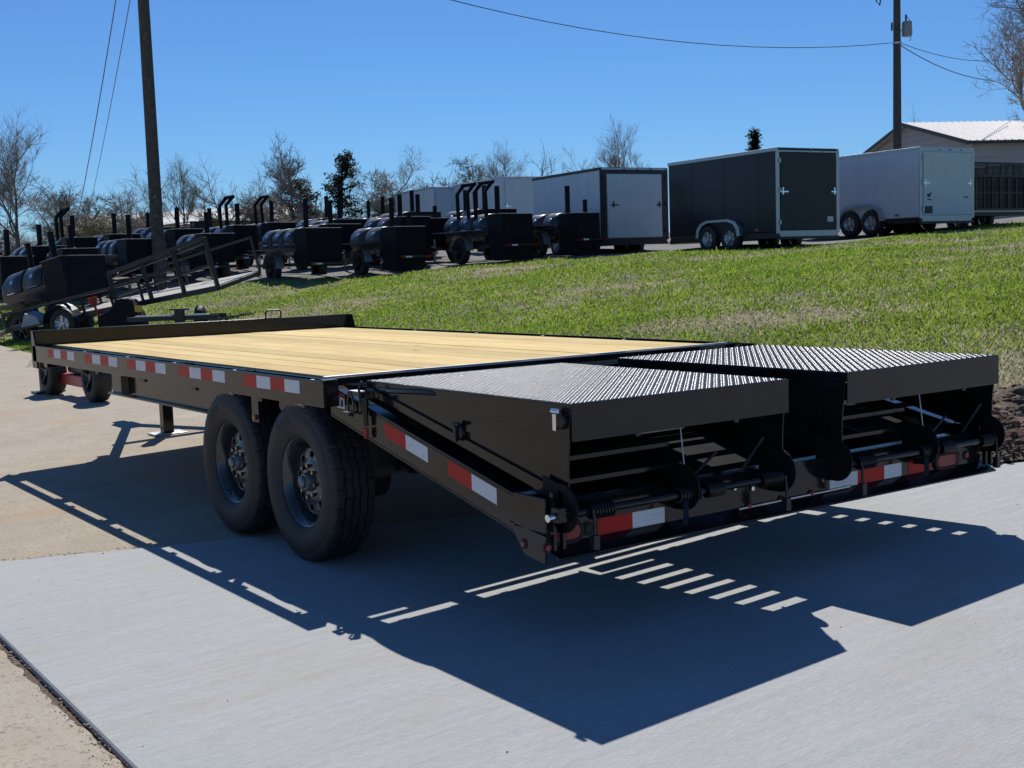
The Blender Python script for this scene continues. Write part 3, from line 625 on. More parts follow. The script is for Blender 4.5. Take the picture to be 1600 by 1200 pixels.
# safety loop and chain with red tipped hook at the left dovetail
ring = []
for k in range(40):
    t = 2*math.pi*k/40; ring.append((.075+.042*math.sin(t), 1.03+.25*math.cos(t), .868+.006*math.sin(t*2)))
MB().tube(ring, .010, 8, True).build('grab_ring', 'black', T, smooth=True)
MB().tube([(-.005, 1.30, .90), (-.015, 1.31, .87), (-.02, 1.29, .80), (-.015, 1.27, .75)], .006, 6).build('latch_cord', 'flat', T, smooth=True)
c = MB(); c.tube([(-.018, 1.255, .83), (-.022, 1.25, .78), (-.018, 1.25, .71)], [.018, .015, .010], 8); c.build('lever_handle', 'black', T, smooth=True)
MB().tube([(-.02, 1.25, .70), (-.02, 1.252, .675), (-.02, 1.252, .655)], [.011, .012, .008], 8).build('handle_tip', 'red', T, smooth=True)
for k in range(3):
    ring = []
    for q in range(28): t = 2*math.pi*q/28; ring.append((-.012-.010*k, 1.40-.022*k+.026*math.cos(t), .80-.004*k+.048*math.sin(t)))
    MB().tube(ring, .0045, 6, True).build('hanging_ring', 'black', T, smooth=True)
MB().box(-.006, .03, 1.335, 1.42, .846, .853).build('ring_hook', 'galv', T)
MB().prism([(-.002, 1.55, .768), (-.002, 1.475, .765), (-.002, 1.475, .828), (-.002, 1.55, .843)], (.0016, 0, 0)).build('warning_sticker', 'label_white', T)
MB().prism([(-.0032, 1.55, .826), (-.0032, 1.475, .811), (-.0032, 1.475, .828), (-.0032, 1.55, .843)], (.001, 0, 0)).build('sticker_header', 'red', T)
MB().prism([(-.0032, 1.512, .775), (-.0032, 1.487, .773), (-.0032, 1.487, .802), (-.0032, 1.505, .806), (-.0032, 1.503, .79)], (.001, 0, 0)).build('sticker_symbol', 'flat', T)
for k in range(4): MB().box(-.0032, -.0022, 1.518, 1.543, .777+.011*k, .781+.011*k).build('sticker_line', 'flat', T)
for y in (1.535, 1.575): MB().box(-.078 if y < 1.55 else -.066, -.002, y-.012, y+.012, .775, .897).build('rail_end_plate', 'black', T, bevel=.002)

# ------------------------------------------------------------------ trees
def grow(seed, height, spread=.5, twist=.35, levels=5, r0=.16, kids=(3, 5), lean=(0, 0), trunkfrac=.30, droop=0, twl=1.0):
    r = random.Random(seed); trunk = []; crown = []
    def seg(p, d, L, rad, lv):
        n_ = 3 if lv > 1 else 4; q = p.copy(); dd = d.copy(); pts = [q.copy()]; rs = [rad]
        for k in range(n_):
            dd = (dd + Vector((r.gauss(0, 1), r.gauss(0, 1), r.gauss(0, .6)))*twist*(.25+.12*lv) + Vector((0, 0, .10-droop*lv*.05))).normalized()
            q = q + dd*L/n_; pts.append(q.copy()); rs.append(rad*(1-.42*(k+1)/n_))
        (trunk if lv <= 1 else crown).append((pts, rs, 6 if lv == 0 else 4 if lv < 3 else 3))
        if lv >= levels: return
        m = r.randint(*kids) + (1 if lv >= levels-2 else 0)
        for c in range(m):
            t = r.uniform(.35 if lv else .45, 1); i = min(int(t*n_), n_-1); f = t*n_-i; pp = pts[i].lerp(pts[i+1], f)
            a = r.uniform(0, 2*math.pi); u = dd.orthogonal().normalized(); v = dd.cross(u); nd = (dd + (u*math.cos(a)+v*math.sin(a))*r.uniform(.5, 1.15)*spread*2).normalized()
            seg(pp, nd, L*r.uniform(.5, .82)*(twl if lv >= 2 else 1), max(rs[i]*r.uniform(.45, .68), .006), lv+1)
        seg(pts[-1], dd, L*r.uniform(.6, .85), rs[-1]*.9, lv+1)
    seg(Vector((0, 0, -.3)), Vector((lean[0], lean[1], 1)).normalized(), height*trunkfrac, r0, 0)
    def mk(lst, name):
        mb = MB()
        for pts, rs, nn in lst: mb.tube(pts, rs, nn)
        me = bpy.data.meshes.new(name); me.from_pydata(mb.v, [], mb.f); return me
    return mk(trunk, 'trunk'), mk(crown, 'crown')
PROT = [grow(1, 8, .42, .30, 5, .13), grow(2, 7, .55, .42, 5, .11, (2, 4)), grow(3, 6, .62, .5, 5, .10, (3, 4), trunkfrac=.22), grow(4, 9, .35, .28, 5, .13, (3, 4), trunkfrac=.34), grow(5, 6, .7, .35, 4, .10, (3, 5), trunkfrac=.25), grow(6, 5, .75, .6, 5, .06, (3, 5), trunkfrac=.2)]
PH = [max(v.co.z for v in p[1].vertices) for p in PROT]
def tree(k, x, y, hh, rz, label, tw='twig', bk='bark', name='bare_tree', group=None, base=None, szz=1):
    t = thing(name, label, 'tree', (x, y, float(hgt(x, y)) if base is None else base), rz, group); sc = hh/PH[k]; t.scale = (sc*szz, sc*szz, sc)
    for me, nm, mt in ((PROT[k][0], 'trunk', bk), (PROT[k][1], 'crown', tw)):
        m2 = me.copy(); m2.materials.append(M[mt]); o = bpy.data.objects.new(nm, m2); COL.objects.link(o); o.parent = t
    return t

tree(0, 9.2, 44.3, 6.3, .3, 'tall bare grey tree at the left edge of the photo with upright branches', szz=1.15)
tree(1, 11.5, 48.6, 4.2, 1.3, 'low bare tree just right of the tall one at the left edge', szz=1.2)
tree(2, 13.4, 49.8, 4.2, 2.1, 'spreading bare scrub tree seen above the double curved arms at far left', 'budtwig', szz=1.2)
tree(5, 17.2, 56.9, 4.0, .9, 'pale scrubby tree between the left scrub and the big pole', szz=1.3)
tree(1, 16.8, 51.2, 4.8, 4.2, 'bare tree standing directly behind the big leaning wooden pole', szz=1.2)
tree(3, 15.4, 43.5, 4.4, 2.6, 'bare tree with faint buds just right of the big wooden pole', 'budtwig', szz=1.2)
tree(4, 21.4, 54.1, 5.2, .2, 'thin open branched tree above the square smoker arm frame')
tree(4, 20.5, 48.5, 4.2, 1.9, 'small bare tree with fanned branches left of the vine covered tree')
tree(2, 23.4, 50.3, 5.8, 3.3, 'vine tangled bare tree left of the dark cedar', szz=.75)
tree(1, 27.8, 49.5, 5.2, 5.2, 'curving bare tree right of the dark cedar', szz=1.25)
tree(5, 29.8, 50.5, 4.2, 2.4, 'low tangled bare tree left of the farther white trailer', szz=1.3)
tree(4, 32.0, 51.5, 4.4, 2.9, 'rounded bare tree rising above the farther white trailer', szz=1.1)
tree(5, 32.5, 48.7, 5.0, .7, 'yellowish budding tree above the two tall smoker arms', 'budtwig', szz=.9)
tree(0, 35.7, 51.5, 5.8, 1.2, 'slender bare tree above the nearer white trailer', szz=1.0)
tree(4, 37.2, 50.4, 5.4, 2.2, 'umbrella shaped bare tree left of the black trimmed trailer roof', szz=1.2)
tree(1, 45.1, 55.9, 6.2, .4, 'small bare tree peeking over the black trimmed white trailer', szz=.8)
tree(3, 47.4, 54.5, 7.9, 1.0, 'tall fan shaped bare tree behind the black trimmed white trailer', szz=1.0)
tree(4, 61.1, 44.7, 7.6, 2.0, 'thin bare treetop beside the right pole over the building gable', szz=.8)
SB_ = random.Random(5)
SCR = ['far left corner', 'left of the leaning smoker stack', 'over the leaning smoker firebox', 'left of the double curved arms', 'right of the double curved arms', 'left foot of the big pole', 'right foot of the big pole', 'behind the square arm frame', 'right of the square arm frame', 'behind the curved twin arm frame', 'left foot of the vine covered tree', 'left foot of the dark cedar', 'right foot of the dark cedar', 'behind the low curved arm', 'behind the tall stack with a stub', 'left end of the farther white trailer']
for k, lb in enumerate(SCR):
    if k in (1, 4, 8, 12): continue
    px = -5+k*42; a = YAW+math.atan((px-800)/FPX); d = SB_.uniform(46, 62); x = CAM.x+d*math.sin(a)/math.cos(a-YAW); y = CAM.y+d*math.cos(a)/math.cos(a-YAW)
    tree((5, 2, 1)[k % 3], x, y, SB_.uniform(2.0, 2.9), SB_.uniform(0, 6), 'low brown thicket, '+lb, ('twig', 'budtwig')[k % 2], name='scrub_bush', group='scrub thicket along the back of the yard', szz=1.6)
BIG = [grow(21, 12, .5, .5, 6, .34, (2, 4), trunkfrac=.26)]
PROT += BIG; PH.append(max(v.co.z for v in BIG[0][1].vertices))
tree(6, 53.3, 29.3, 13.2, 1.4, 'big bare tree with dark crooked limbs at the right edge behind the building', 'twig', 'darkbark', szz=1.1)

def cedar(x, y, h_, w_, seed, label, lop=0, base=None):
    r = random.Random(seed); t = thing('cedar_tree', label, 'tree', (x, y, float(hgt(x, y)) if base is None else base)); tk = MB(); tk.tube([(0, 0, -.3), (lop*.3, 0, h_*.5), (lop*.5, 0, h_)], [.14, .09, .02], 6); V = []; Fc = []
    for b in range(int(h_*9)):
        z = h_*(.12+.88*(b/(h_*9))**.9); a = r.uniform(0, 6.28); L = w_*(1-.75*z/h_)*r.uniform(.35, 1.15); e = Vector((math.cos(a)*L, math.sin(a)*L, z+L*r.uniform(.1, .5)))
        s0 = Vector((lop*.5*z/h_, 0, z)); e = e+Vector((lop*.5*z/h_, 0, 0)); tk.tube([s0, e], [.03, .008], 3)
        for q in range(90):
            f = r.uniform(.3, 1.05); c = s0.lerp(e, f)+Vector((r.gauss(0, .12), r.gauss(0, .12), r.gauss(0, .09))); i = len(V); s_ = r.uniform(.09, .20); d = Vector((r.gauss(0, 1), r.gauss(0, 1), r.gauss(.4, 1))).normalized()*s_; n_ = d.orthogonal().normalized()*s_*.35
            V += [c-n_, c+n_, c+d]; Fc.append((i, i+1, i+2))
    tk.build('trunk', 'darkbark', t); o = raw_mesh('crown', [tuple(v) for v in V], Fc, 'cedar'); o.parent = t
    return t

cedar(24.9, 49.1, 4.5, 1.75, 3, 'tall dark cedar with a lopsided top among the bare trees', .9)
cedar(23.9, 50.4, 3.4, 2.0, 4, 'shorter bushy dark cedar leaning against the tall cedar', -.5)
cedar(42.6, 39.2, 4.9, .55, 6, 'narrow dark evergreen tip above the charcoal trailer roof', .2)

# ------------------------------------------------------------------ small wheel for yard trailers
def small_wheel(parent, x, y, z, r=.34, w=.2, sgn=-1, rim='galv', name='wheel'):
    o = MB().lathe([(-w*.38, r*.56), (-w*.5, r*.62), (-w*.5, r*.86), (-w*.38, r*.98), (0, r), (w*.38, r*.98), (w*.5, r*.86), (w*.5, r*.62), (w*.38, r*.56)], (x, y, z), 'x', 28).build(name, 'rubber', parent, smooth=True)
    mb = MB().lathe([(-w*.45, r*.56), (-w*.3, r*.50), (-w*.15, r*.42), (-w*.22, r*.18), (-w*.4, r*.15), (-w*.42, .001)], (x, y, z), 'x', 20, -sgn)
    for k in range(5):
        t = 2*math.pi*k/5+.3; mb.bar((x+sgn*w*.28, y+math.cos(t)*r*.15, z+math.sin(t)*r*.15), (x+sgn*w*.36, y+math.cos(t)*r*.52, z+math.sin(t)*r*.52), .05, .02)
    mb.build('rim', rim, o); return o

# ------------------------------------------------------------------ enclosed trailers
def enclosed(name, label, x, y, rz, Wd, L, top, fl, mats, dark_trim, wheels, z=None, ramp=True, logo=None, panel=None):
    z = float(zt(x, y)) if z is None else z
    t = thing(name, label, 'trailer', (x, y, z), rz, 'enclosed cargo trailers parked beyond the bank'); body, door, trim = mats
    MB().box(0, Wd, 0, L, fl, top).build('body', body, t, bevel=.02)
    k = 0
    for yy in np.arange(.61, L-.2, 1.22): MB().box(-.004, -.0, yy-.008, yy+.008, fl+.06, top-.08).build('panel_seam', body, t)
    c = MB(); c.box(-.012, .05, -.012, L+.01, top-.07, top+.012); c.box(Wd-.05, Wd+.012, -.012, L+.01, top-.07, top+.012); c.box(.05, Wd-.05, .02, L, top, top+.014); c.build('roof_trim', trim, t, bevel=.005)
    fw_ = .19 if dark_trim else .08; c = MB(); c.box(-.015, fw_, -.02, .0, fl-.03, top-.07); c.box(Wd-fw_, Wd+.015, -.02, .0, fl-.03, top-.07); c.box(-.013, Wd+.013, -.022, .0, top-(.16 if dark_trim else .085), top-.0515); c.box(fw_, Wd-fw_, -.02, .0, fl-.10, fl+.03); c.build('rear_frame', trim if dark_trim else 'trim_light', t)
    c = MB().box(fw_+.02, Wd-fw_-.02, -.034, -.0225, fl+.045, top-(.18 if dark_trim else .11)); d = c.build('ramp_door', door, t, bevel=.006)
    bt = 'flat' if dark_trim else 'chrome'
    for sx in ((.40, Wd-.30) if dark_trim else (.16, Wd-.16)):
        MB().box(sx-.10, sx+.16 if sx < 1 else sx+.08, -.05, -.0345, fl+.42*(top-fl)+.10, fl+.42*(top-fl)+.13).build('door_bar', bt, d)
        MB().box(sx-.02, sx+.02, -.052, -.0345, fl+.42*(top-fl)+.05, fl+.42*(top-fl)+.21).build('bar_lock', bt, d)
    for fz in (.12, .5, .85):
        for sx in (.085, Wd-.085): MB().cyl((sx, -.04, fl+fz*(top-fl)-.05), (sx, -.04, fl+fz*(top-fl)+.05), .018, 8).build('hinge', 'flat' if dark_trim else 'galv', t)
    for sx in (.35, .55, .75): MB().cyl((sx*Wd, -.035, top-.04), (sx*Wd, -.023, top-.04), .022, 8).build('clearance_light', 'flat', t)
    c = MB().box(.03, Wd-.03, 0, L, fl-.13, fl-.001); c.build('chassis', 'flat', t)
    c = MB().box(.0, Wd, -.03, .06, fl-.16, fl-.101); c.build('rear_sill', 'flat', t)
    MB().bar((.3, L, fl-.08), (Wd/2, L+1.2, fl-.08), .06, .1).build('tongue_arm', 'flat', t); MB().bar((Wd-.3, L, fl-.08), (Wd/2, L+1.2, fl-.08), .06, .1).build('tongue_arm', 'flat', t)
    for wy in wheels:
        small_wheel(t, .02, wy, .33, .33, .2, -1); small_wheel(t, Wd-.02, wy, .33, .33, .2, 1)
    if wheels:
        y0, y1 = min(wheels), max(wheels)
        out = [(-.10, y0-.42, .36), (-.10, y0-.38, .56), (-.10, y0-.25, .70), (-.10, y0, .77), (-.10, y1, .77), (-.10, y1+.25, .70), (-.10, y1+.38, .56), (-.10, y1+.42, .36)]
        inn = [(-.10, yy+(y_-yy)*.86, .36+(zz-.36)*.86) for (_, yy_, zz), yy, y_ in [(p, (y0+y1)/2, p[1]) for p in out]]
        c = MB()
        for k in range(len(out)-1):
            c.poly([out[k], out[k+1], inn[k+1], inn[k]]); a, b = out[k], out[k+1]; c.poly([a, b, (-.0, b[1], b[2]), (-.0, a[1], a[2])])
        c.build('fender', 'galv' if body != 'white_metal' else 'trim_light', t)
    MB().box(.0-.02, .0, L*.15, L*.15+.12, fl+.05, fl+.10).build('marker_light', 'amber', t)
    return t

W_ = ('white_metal', 'white_door', 'flat'); C_ = ('grey_metal', 'darkdoor', 'trim_light'); P_w = ('white_metal', 'white_door', 'trim_light')
enclosed('enclosed_trailer', 'white enclosed cargo trailer with black corner trim and pale rear door', 19.15, 22.73, -R(8), 2.2, 3.83, 2.36, .42, W_, True, [1.6, 2.4])
t = enclosed('enclosed_trailer', 'charcoal enclosed cargo trailer with dark rear ramp door in a silver frame', 18.57, 15.86, -R(6), 1.88, 4.0, 2.28, .40, C_, False, [1.58, 2.40])
MB().box(1.50, 1.68, -.0355, -.0345, .62, .74).build('sticker', 'label_white', t)
t = enclosed('enclosed_trailer', 'white enclosed cargo trailer with pale green rear door near the beige building', 22.82, 15.19, -R(4), 1.95, 4.2, 2.06, .40, P_w, False, [1.48, 2.18])
c = MB().box(.14, .42, -.037, -.0345, .48, .66); c.build('licence_plate_box', 'flat', t)
c = MB().prism([(.20, -.0345, .95), (.26, -.0345, .86), (.34, -.0345, .90), (.40, -.0345, 1.0), (.33, -.0345, .97), (.27, -.0345, .95)], (0, -.002, 0)); c.box(.24, .38, -.0365, -.0345, .80, .83); c.build('door_logo', 'flat', t)
MB().box(1.55, 1.72, -.0365, -.0345, .86, .89).build('door_lettering', 'flat', t)
enclosed('enclosed_trailer', 'distant white enclosed trailer behind the two tall smoker arm frames', 25.42, 36.21, -R(10), 2.0, 5.4, 2.62, .45, P_w, False, [2.2, 3.1])
enclosed('enclosed_trailer', 'farthest white enclosed trailer left of the other distant white one', 25.37, 41.16, -R(8), 2.0, 4.3, 2.54, .45, P_w, False, [1.8, 2.6])

# ------------------------------------------------------------------ smoker trailers
def smoker(label, x, y, rz, tl=1.9, fbw=1.0, fbl=.62, fbh=.85, top=1.42, stack=.72, stub=False, hoops=0, doors=3, rx=0, z=None, sx=.0, rad=.34, wheels=True, fbot=None, shelf=True, double=False):
    z = float(zt(x, y)) if z is None else z
    t = thing('smoker_trailer', label, 'smoker', (x, y, z), rz, 'barrel smoker trailers lined up on the gravel yard', rx)
    fb0 = top-fbh if fbot is None else fbot
    f = MB().box(0, fbw, 0, fbl, fb0, top-.02); f.build('firebox', 'smokerbox', t, bevel=.012)
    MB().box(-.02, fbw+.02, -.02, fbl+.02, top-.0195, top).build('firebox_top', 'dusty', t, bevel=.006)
    MB().box(.12, fbw-.12, -.02, .0, fb0+.15, top-.18).build('firebox_door', 'smokerbox', t, bevel=.006)
    cx_, cz_ = rad-.02, top-rad+.02
    pr = [(fbl+.001, rad*.98), (fbl+tl-.05, rad*.98), (fbl+tl, rad*.93), (fbl+tl+.07, rad*.75), (fbl+tl+.12, rad*.45), (fbl+tl+.135, .002)]
    MB().lathe(pr, (cx_, 0, cz_), 'y', 40).build('tank', 'smoker', t, smooth=True)
    for k in range(doors):
        y0 = fbl+.06+k*(tl-.1)/doors; y1 = y0+(tl-.1)/doors-.06; pts = []
        c = MB(); n_ = 12; a0, a1 = R(75), R(190); ring = [(cx_+math.cos(a0+(a1-a0)*j/n_)*(rad+.004), cz_+math.sin(a0+(a1-a0)*j/n_)*(rad+.004)) for j in range(n_+1)]
        for j in range(n_+1): c.v += [(ring[j][0], y0, ring[j][1]), (ring[j][0], y1, ring[j][1])]
        for j in range(n_): c.f.append((2*j, 2*j+2, 2*j+3, 2*j+1))
        d = c.build('tank_door', 'smoker', t, smooth=True); so_ = d.modifiers.new('solid', 'SOLIDIFY'); so_.thickness = .012; so_.offset = 1
        hy = (y0+y1)/2; MB().tube([(cx_-rad-.01, hy-.14, cz_-.05), (cx_-rad-.06, hy-.12, cz_-.06), (cx_-rad-.06, hy+.12, cz_-.06), (cx_-rad-.01, hy+.14, cz_-.05)], .012, 6).build('door_handle', 'chrome', d)
        MB().cyl((cx_-rad*.86, hy, cz_+.16), (cx_-rad*1.02, hy, cz_+.18), .045, 10).build('temperature_gauge', 'chrome', d)
        for q in (.2, .8): MB().box(cx_+.02, cx_+.09, y0+(y1-y0)*q-.04, y0+(y1-y0)*q+.04, cz_+rad+.0, cz_+rad+.03).build('door_hinge', 'flat', d)
    sy = fbl+.12
    MB().lathe([(0, .16), (.07, .09), (.1, .075)], (cx_+.08, sy, top-.03), 'z', 16).build('stack_collar', 'smokerbox', t)
    MB().cyl((cx_+.08, sy, top-.02), (cx_+.08, sy, top+stack), .068, 14).build('smoke_stack', 'smokerbox', t, smooth=True)
    if double: MB().cyl((cx_+.08, sy+tl*.55, top-.1), (cx_+.08, sy+tl*.55, top+stack*.9), .06, 14).build('smoke_stack', 'smokerbox', t, smooth=True)
    if stub: MB().cyl((fbw*.72, fbl*.5, top-.02), (fbw*.72, fbl*.5, top+.36), .06, 14).build('smoke_stack', 'smokerbox', t, smooth=True, label='short stub stack on the firebox')
    for k in range(hoops):                                  # lid counterweight arms
        y0 = fbl+.25+k*.85; y1 = y0+.5; c = MB()
        for yy in (y0, y1): c.tube([(cx_-rad*.55, yy, cz_+rad*.55), (cx_-rad*.62, yy, top+.62), (cx_-.05+.06, yy, top+.86)], .055, 8)
        c.tube([(cx_+.01, y0-.06, top+.87), (cx_+.01, y1+.06, top+.87)], .055, 8); c.build('counterweight_arm', 'smokerbox', t)
    fr = MB(); fr.box(.05, .13, -.25, fbl+tl+.2, .42, .50); fr.box(fbw-.08, fbw, -.25, fbl+tl+.2, .42, .50)
    for yy in (-.25, .5, 1.3, fbl+tl): fr.box(.13, fbw-.08, yy, yy+.07, .43, .49)
    fr.build('trailer_frame', 'flat', t)
    MB().bar((.09, fbl+tl+.2, .46), (fbw/2, fbl+tl+1.5, .46), .07).build('tongue_arm', 'flat', t); MB().bar((fbw-.04, fbl+tl+.2, .46), (fbw/2, fbl+tl+1.5, .46), .07).build('tongue_arm', 'flat', t)
    MB().cyl((.5, fbl+tl+1.3, .05), (.5, fbl+tl+1.3, .75), .035, 8).build('tongue_jack', 'galv', t)
    for yy in (fbl+.3, fbl+tl-.3): MB().box(cx_-.2, cx_+.2, yy, yy+.05, .5, cz_-rad*.8).build('tank_stand', 'flat', t)
    if shelf:
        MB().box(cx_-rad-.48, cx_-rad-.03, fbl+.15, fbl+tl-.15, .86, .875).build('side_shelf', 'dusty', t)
        for yy in (fbl+.3, fbl+tl-.3): MB().bar((cx_-rad-.42, yy, .86), (cx_-rad+.05, yy, .58), .02).build('shelf_brace', 'flat', t)
    if wheels:
        wy = fbl+tl*.5
        small_wheel(t, -.16, wy, .35, .35, .2, -1, 'flat'); small_wheel(t, fbw+.16, wy, .35, .35, .2, 1, 'flat')
        c = MB(); a = [(-.28, wy+math.cos(q)*.43, .36+math.sin(q)*.43) for q in [math.pi*k/8 for k in range(9)]]
        for k in range(8): c.poly([a[k], a[k+1], (-.04, a[k+1][1], a[k+1][2]), (-.04, a[k][1], a[k][2])])
        f = c.build('fender', 'galv', t)
    MB().box(.02, .12, -.262, -.25, .43, .49).build('tail_light', 'redlens', t); MB().box(fbw-.1, fbw, -.262, -.25, .43, .49).build('tail_light', 'redlens', t)
    MB().box(.14, .32, -.256, -.25, .435, .475).build('reflective_tape', 'tape_white', t)
    if sx: t.scale = (sx, sx, sx)
    return t

smoker('black barrel smoker with three tank doors and one tall stack, nearest the grass edge', 11.62, 25.45, 0, tl=2.1, fbw=1.02, fbl=.63, fbh=.98, top=1.38, stack=.78, doors=3)
smoker('black barrel smoker with a tall stack and a short stub, second along the grass edge', 13.49, 24.12, 0, tl=1.75, fbw=.88, fbl=.72, fbh=1.12, top=1.24, stack=.78, stub=True, doors=2)
smoker('black barrel smoker carrying two tall bent arm frames over its tank', 15.89, 22.81, 0, tl=2.18, fbw=1.01, fbl=.61, fbh=1.2, top=1.28, stack=.75, hoops=2, doors=3)
smoker('black barrel smoker standing in front of the black trimmed white trailer', 17.83, 22.29, 0, tl=1.5, fbw=.92, fbl=.6, fbh=1.1, top=1.17, stack=.75, stub=True, doors=2)
smoker('leaning black smoker with two angled stacks behind the tilted utility trailer', 4.78, 22.22, R(24), tl=1.4, fbw=1.15, fbl=.62, fbh=.85, top=1.62, stack=.66, doors=2, rx=-R(11), rad=.42, z=.32, double=True)
smoker('black smoker with a square firebox between the leaning smoker and the big pole', 8.24, 29.2, 0, tl=2.0, fbw=.92, fbl=.8, fbh=1.0, top=1.42, stack=.68, doors=3, hoops=0)
smoker('smoker half cut off by the left edge with an angled stack', 4.75, 27.9, R(6), tl=1.7, fbw=.8, fbl=.5, fbh=.8, top=1.55, stack=.66, doors=2)
smoker('smoker with one square bent arm frame right of the big pole', 12.0, 30.9, 0, tl=2.2, fbw=.75, fbl=.5, fbh=.85, top=1.42, stack=.66, hoops=1, doors=2)
smoker('smoker whose rounded tank shows just right of the big pole', 10.4, 31.4, 0, tl=1.9, fbw=.85, fbl=.7, fbh=.8, top=1.42, stack=.66, doors=2)
smoker('back row smoker above the leaning smoker tank', 6.3, 31.0, 0, tl=1.7, fbw=.9, fbl=.6, top=1.4, stack=.6, doors=2, shelf=False)
smoker('back row smoker with twin curved arms at the left', 7.9, 33.4, 0, tl=1.8, fbw=.9, fbl=.6, top=1.42, stack=.66, hoops=1, doors=2, shelf=False)
smoker('back row smoker with a tall stack at the far left edge', 5.0, 32.5, 0, tl=1.7, fbw=.9, fbl=.6, top=1.35, stack=.7, doors=2, shelf=False)
smoker('back row smoker with twin bent arms behind the nearest barrel smoker', 14.3, 33.4, 0, tl=1.9, fbw=.9, fbl=.6, top=1.4, stack=.72, hoops=1, doors=2, shelf=False)
smoker('back row smoker directly in front of the dark cedar', 16.3, 33.4, 0, tl=1.8, fbw=.95, fbl=.6, top=1.42, stack=.76, doors=2, shelf=False)
smoker('back row smoker with two stacks right of the dark cedar', 18.0, 32.6, 0, tl=1.8, fbw=.95, fbl=.6, top=1.38, stack=.7, doors=2, shelf=False, double=True)
smoker('smoker with a dark firebox between the stub stack smoker and the arm frames', 16.1, 27.2, 0, tl=1.8, fbw=1.0, fbl=.6, fbh=.9, top=1.3, stack=.72, stub=True, doors=2)
smoker('smoker seen between the nearest and the second grass edge smokers', 13.6, 28.0, 0, tl=1.8, fbw=1.0, fbl=.6, fbh=.8, top=1.28, stack=.68, doors=2, rad=.38)

for k, (x, y, tl_, st_, db, lb) in enumerate((
    (10.1, 28.6, 1.7, .60, False, 'smoker in the second row behind the nearest grass edge smoker'),
    (14.9, 26.2, 1.6, .64, False, 'smoker in the second row behind the stub stack smoker'),
    (17.3, 25.4, 1.7, .70, True, 'two stack smoker in the second row behind the tall arm frames'),
    (6.5, 28.9, 1.6, .62, False, 'second row smoker right of the one cut off by the left edge'),
    (9.4, 34.2, 1.7, .66, False, 'third row smoker just left of the big pole'),
    (11.2, 35.2, 1.6, .60, True, 'third row two stack smoker just right of the big pole'),
    (13.1, 35.8, 1.7, .72, False, 'third row smoker behind the square arm frame smoker'),
    (15.2, 30.4, 1.8, .64, False, 'second row smoker in front of the vine covered tree'),
    (17.4, 29.6, 1.7, .70, False, 'second row smoker below the farther white trailer'),
    (19.6, 29.4, 1.7, .66, False, 'second row smoker below the nearer white trailer'))):
    smoker('black '+lb, x, y, (k % 3-1)*.05, tl=tl_, fbw=.9+.05*(k % 3), fbl=.6, fbh=.8+.1*(k % 2), top=1.36+.06*(k % 3), stack=st_, doors=2, shelf=k % 2 == 0, double=db)

# ------------------------------------------------------------------ tilted utility trailer at the left
A0 = Vector((6.57, 19.02, 1.19)); A1 = Vector((3.65, 23.09, .46)); ux = (A1-A0).normalized(); LN = (A1-A0).length; rr_ = Vector((.81, .58, .17)).normalized(); nn = ux.cross(rr_)*-1
if nn.z < 0: nn = -nn
t = thing('utility_trailer', 'tilted utility trailer with open rails and pale plank floor, nose down at the left', 'trailer', (5.1, 21, float(zt(5.1, 21))))
def pt(a, b, c=0): return A0 + ux*a + rr_*b + nn*c - Vector(t.location)
for k in range(10):
    b0 = .06+k*.15; c = MB().prism([pt(.05, b0, -.02), pt(LN-.05, b0, -.02), pt(LN-.05, b0+.142, -.02), pt(.05, b0+.142, -.02)], nn*.035); c.build('deck_plank', 'shadewood', t)
for b in (0, 1.6): MB().bar(pt(0, b, -.04), pt(LN, b, -.04), .06, .09).build('frame_rail', 'flat', t)
for a in (0, LN): MB().bar(pt(a, 0, -.04), pt(a, 1.6, -.04), .05, .08).build('frame_end', 'flat', t)
for b in (0, 1.6):
    MB().bar(pt(1.7, b, .40), pt(LN, b, .28), .055).build('top_rail', 'flat', t)
    for a in (1.7, 2.4, 3.1, 3.9, LN): MB().bar(pt(a, b, 0), pt(a, b, .40-.12*(a-1.7)/(LN-1.7)), .05).build('rail_post', 'flat', t)
g_ = [pt(0, 0, .9), pt(2.25, 0, .62)]
MB().bar(pt(0, 0, .95), pt(2.3, 0, .66), .07).build('gate_rail', 'flat', t); MB().bar(pt(0, 0.06, .86), pt(2.3, .06, .57), .045).build('gate_rail', 'flat', t); MB().bar(pt(0, 0, .42), pt(2.3, 0, .2), .05).build('gate_rail', 'flat', t)
for a in (0, .75, 1.5, 2.3): MB().bar(pt(a, 0, -.02), pt(a, 0, .95-.13*a), .075).build('gate_post', 'flat', t)
MB().bar(pt(0, 1.6, .7), pt(2.3, 1.6, .5), .04).build('top_rail', 'flat', t)
for a in (0, 1.1, 2.3): MB().bar(pt(a, 1.6, 0), pt(a, 1.6, .7-.09*a), .04).build('rail_post', 'flat', t)
wp = pt(3.55, -.12, -.12); o = small_wheel(t, 0, 0, 0, .31, .19, -1, 'galv')
ez = Matrix(((rr_.x, -ux.x, 0, wp.x), (rr_.y, -ux.y, 0, wp.y), (0, 0, 1, wp.z), (0, 0, 0, 1))); o.matrix_local = ez
c = MB(); a = [(math.cos(q)*.42, math.sin(q)*.42) for q in [math.pi*k/10 for k in range(11)]]
for k in range(10): c.poly([pt(3.55+a[k][0], -.24, -.14+a[k][1]), pt(3.55+a[k+1][0], -.24, -.14+a[k+1][1]), pt(3.55+a[k+1][0], -.02, -.14+a[k+1][1]), pt(3.55+a[k][0], -.02, -.14+a[k][1])])
c.build('fender', 'smoker', t)
c = MB(); c.tube([pt(2.75, -.1, .28), pt(2.75, -.1, .12)], [.10, .07], 8); c.tube([pt(2.75, -.1, .12), pt(2.7, -.1, -.3)], .025, 6); c.build('winch_stand', 'red', t)
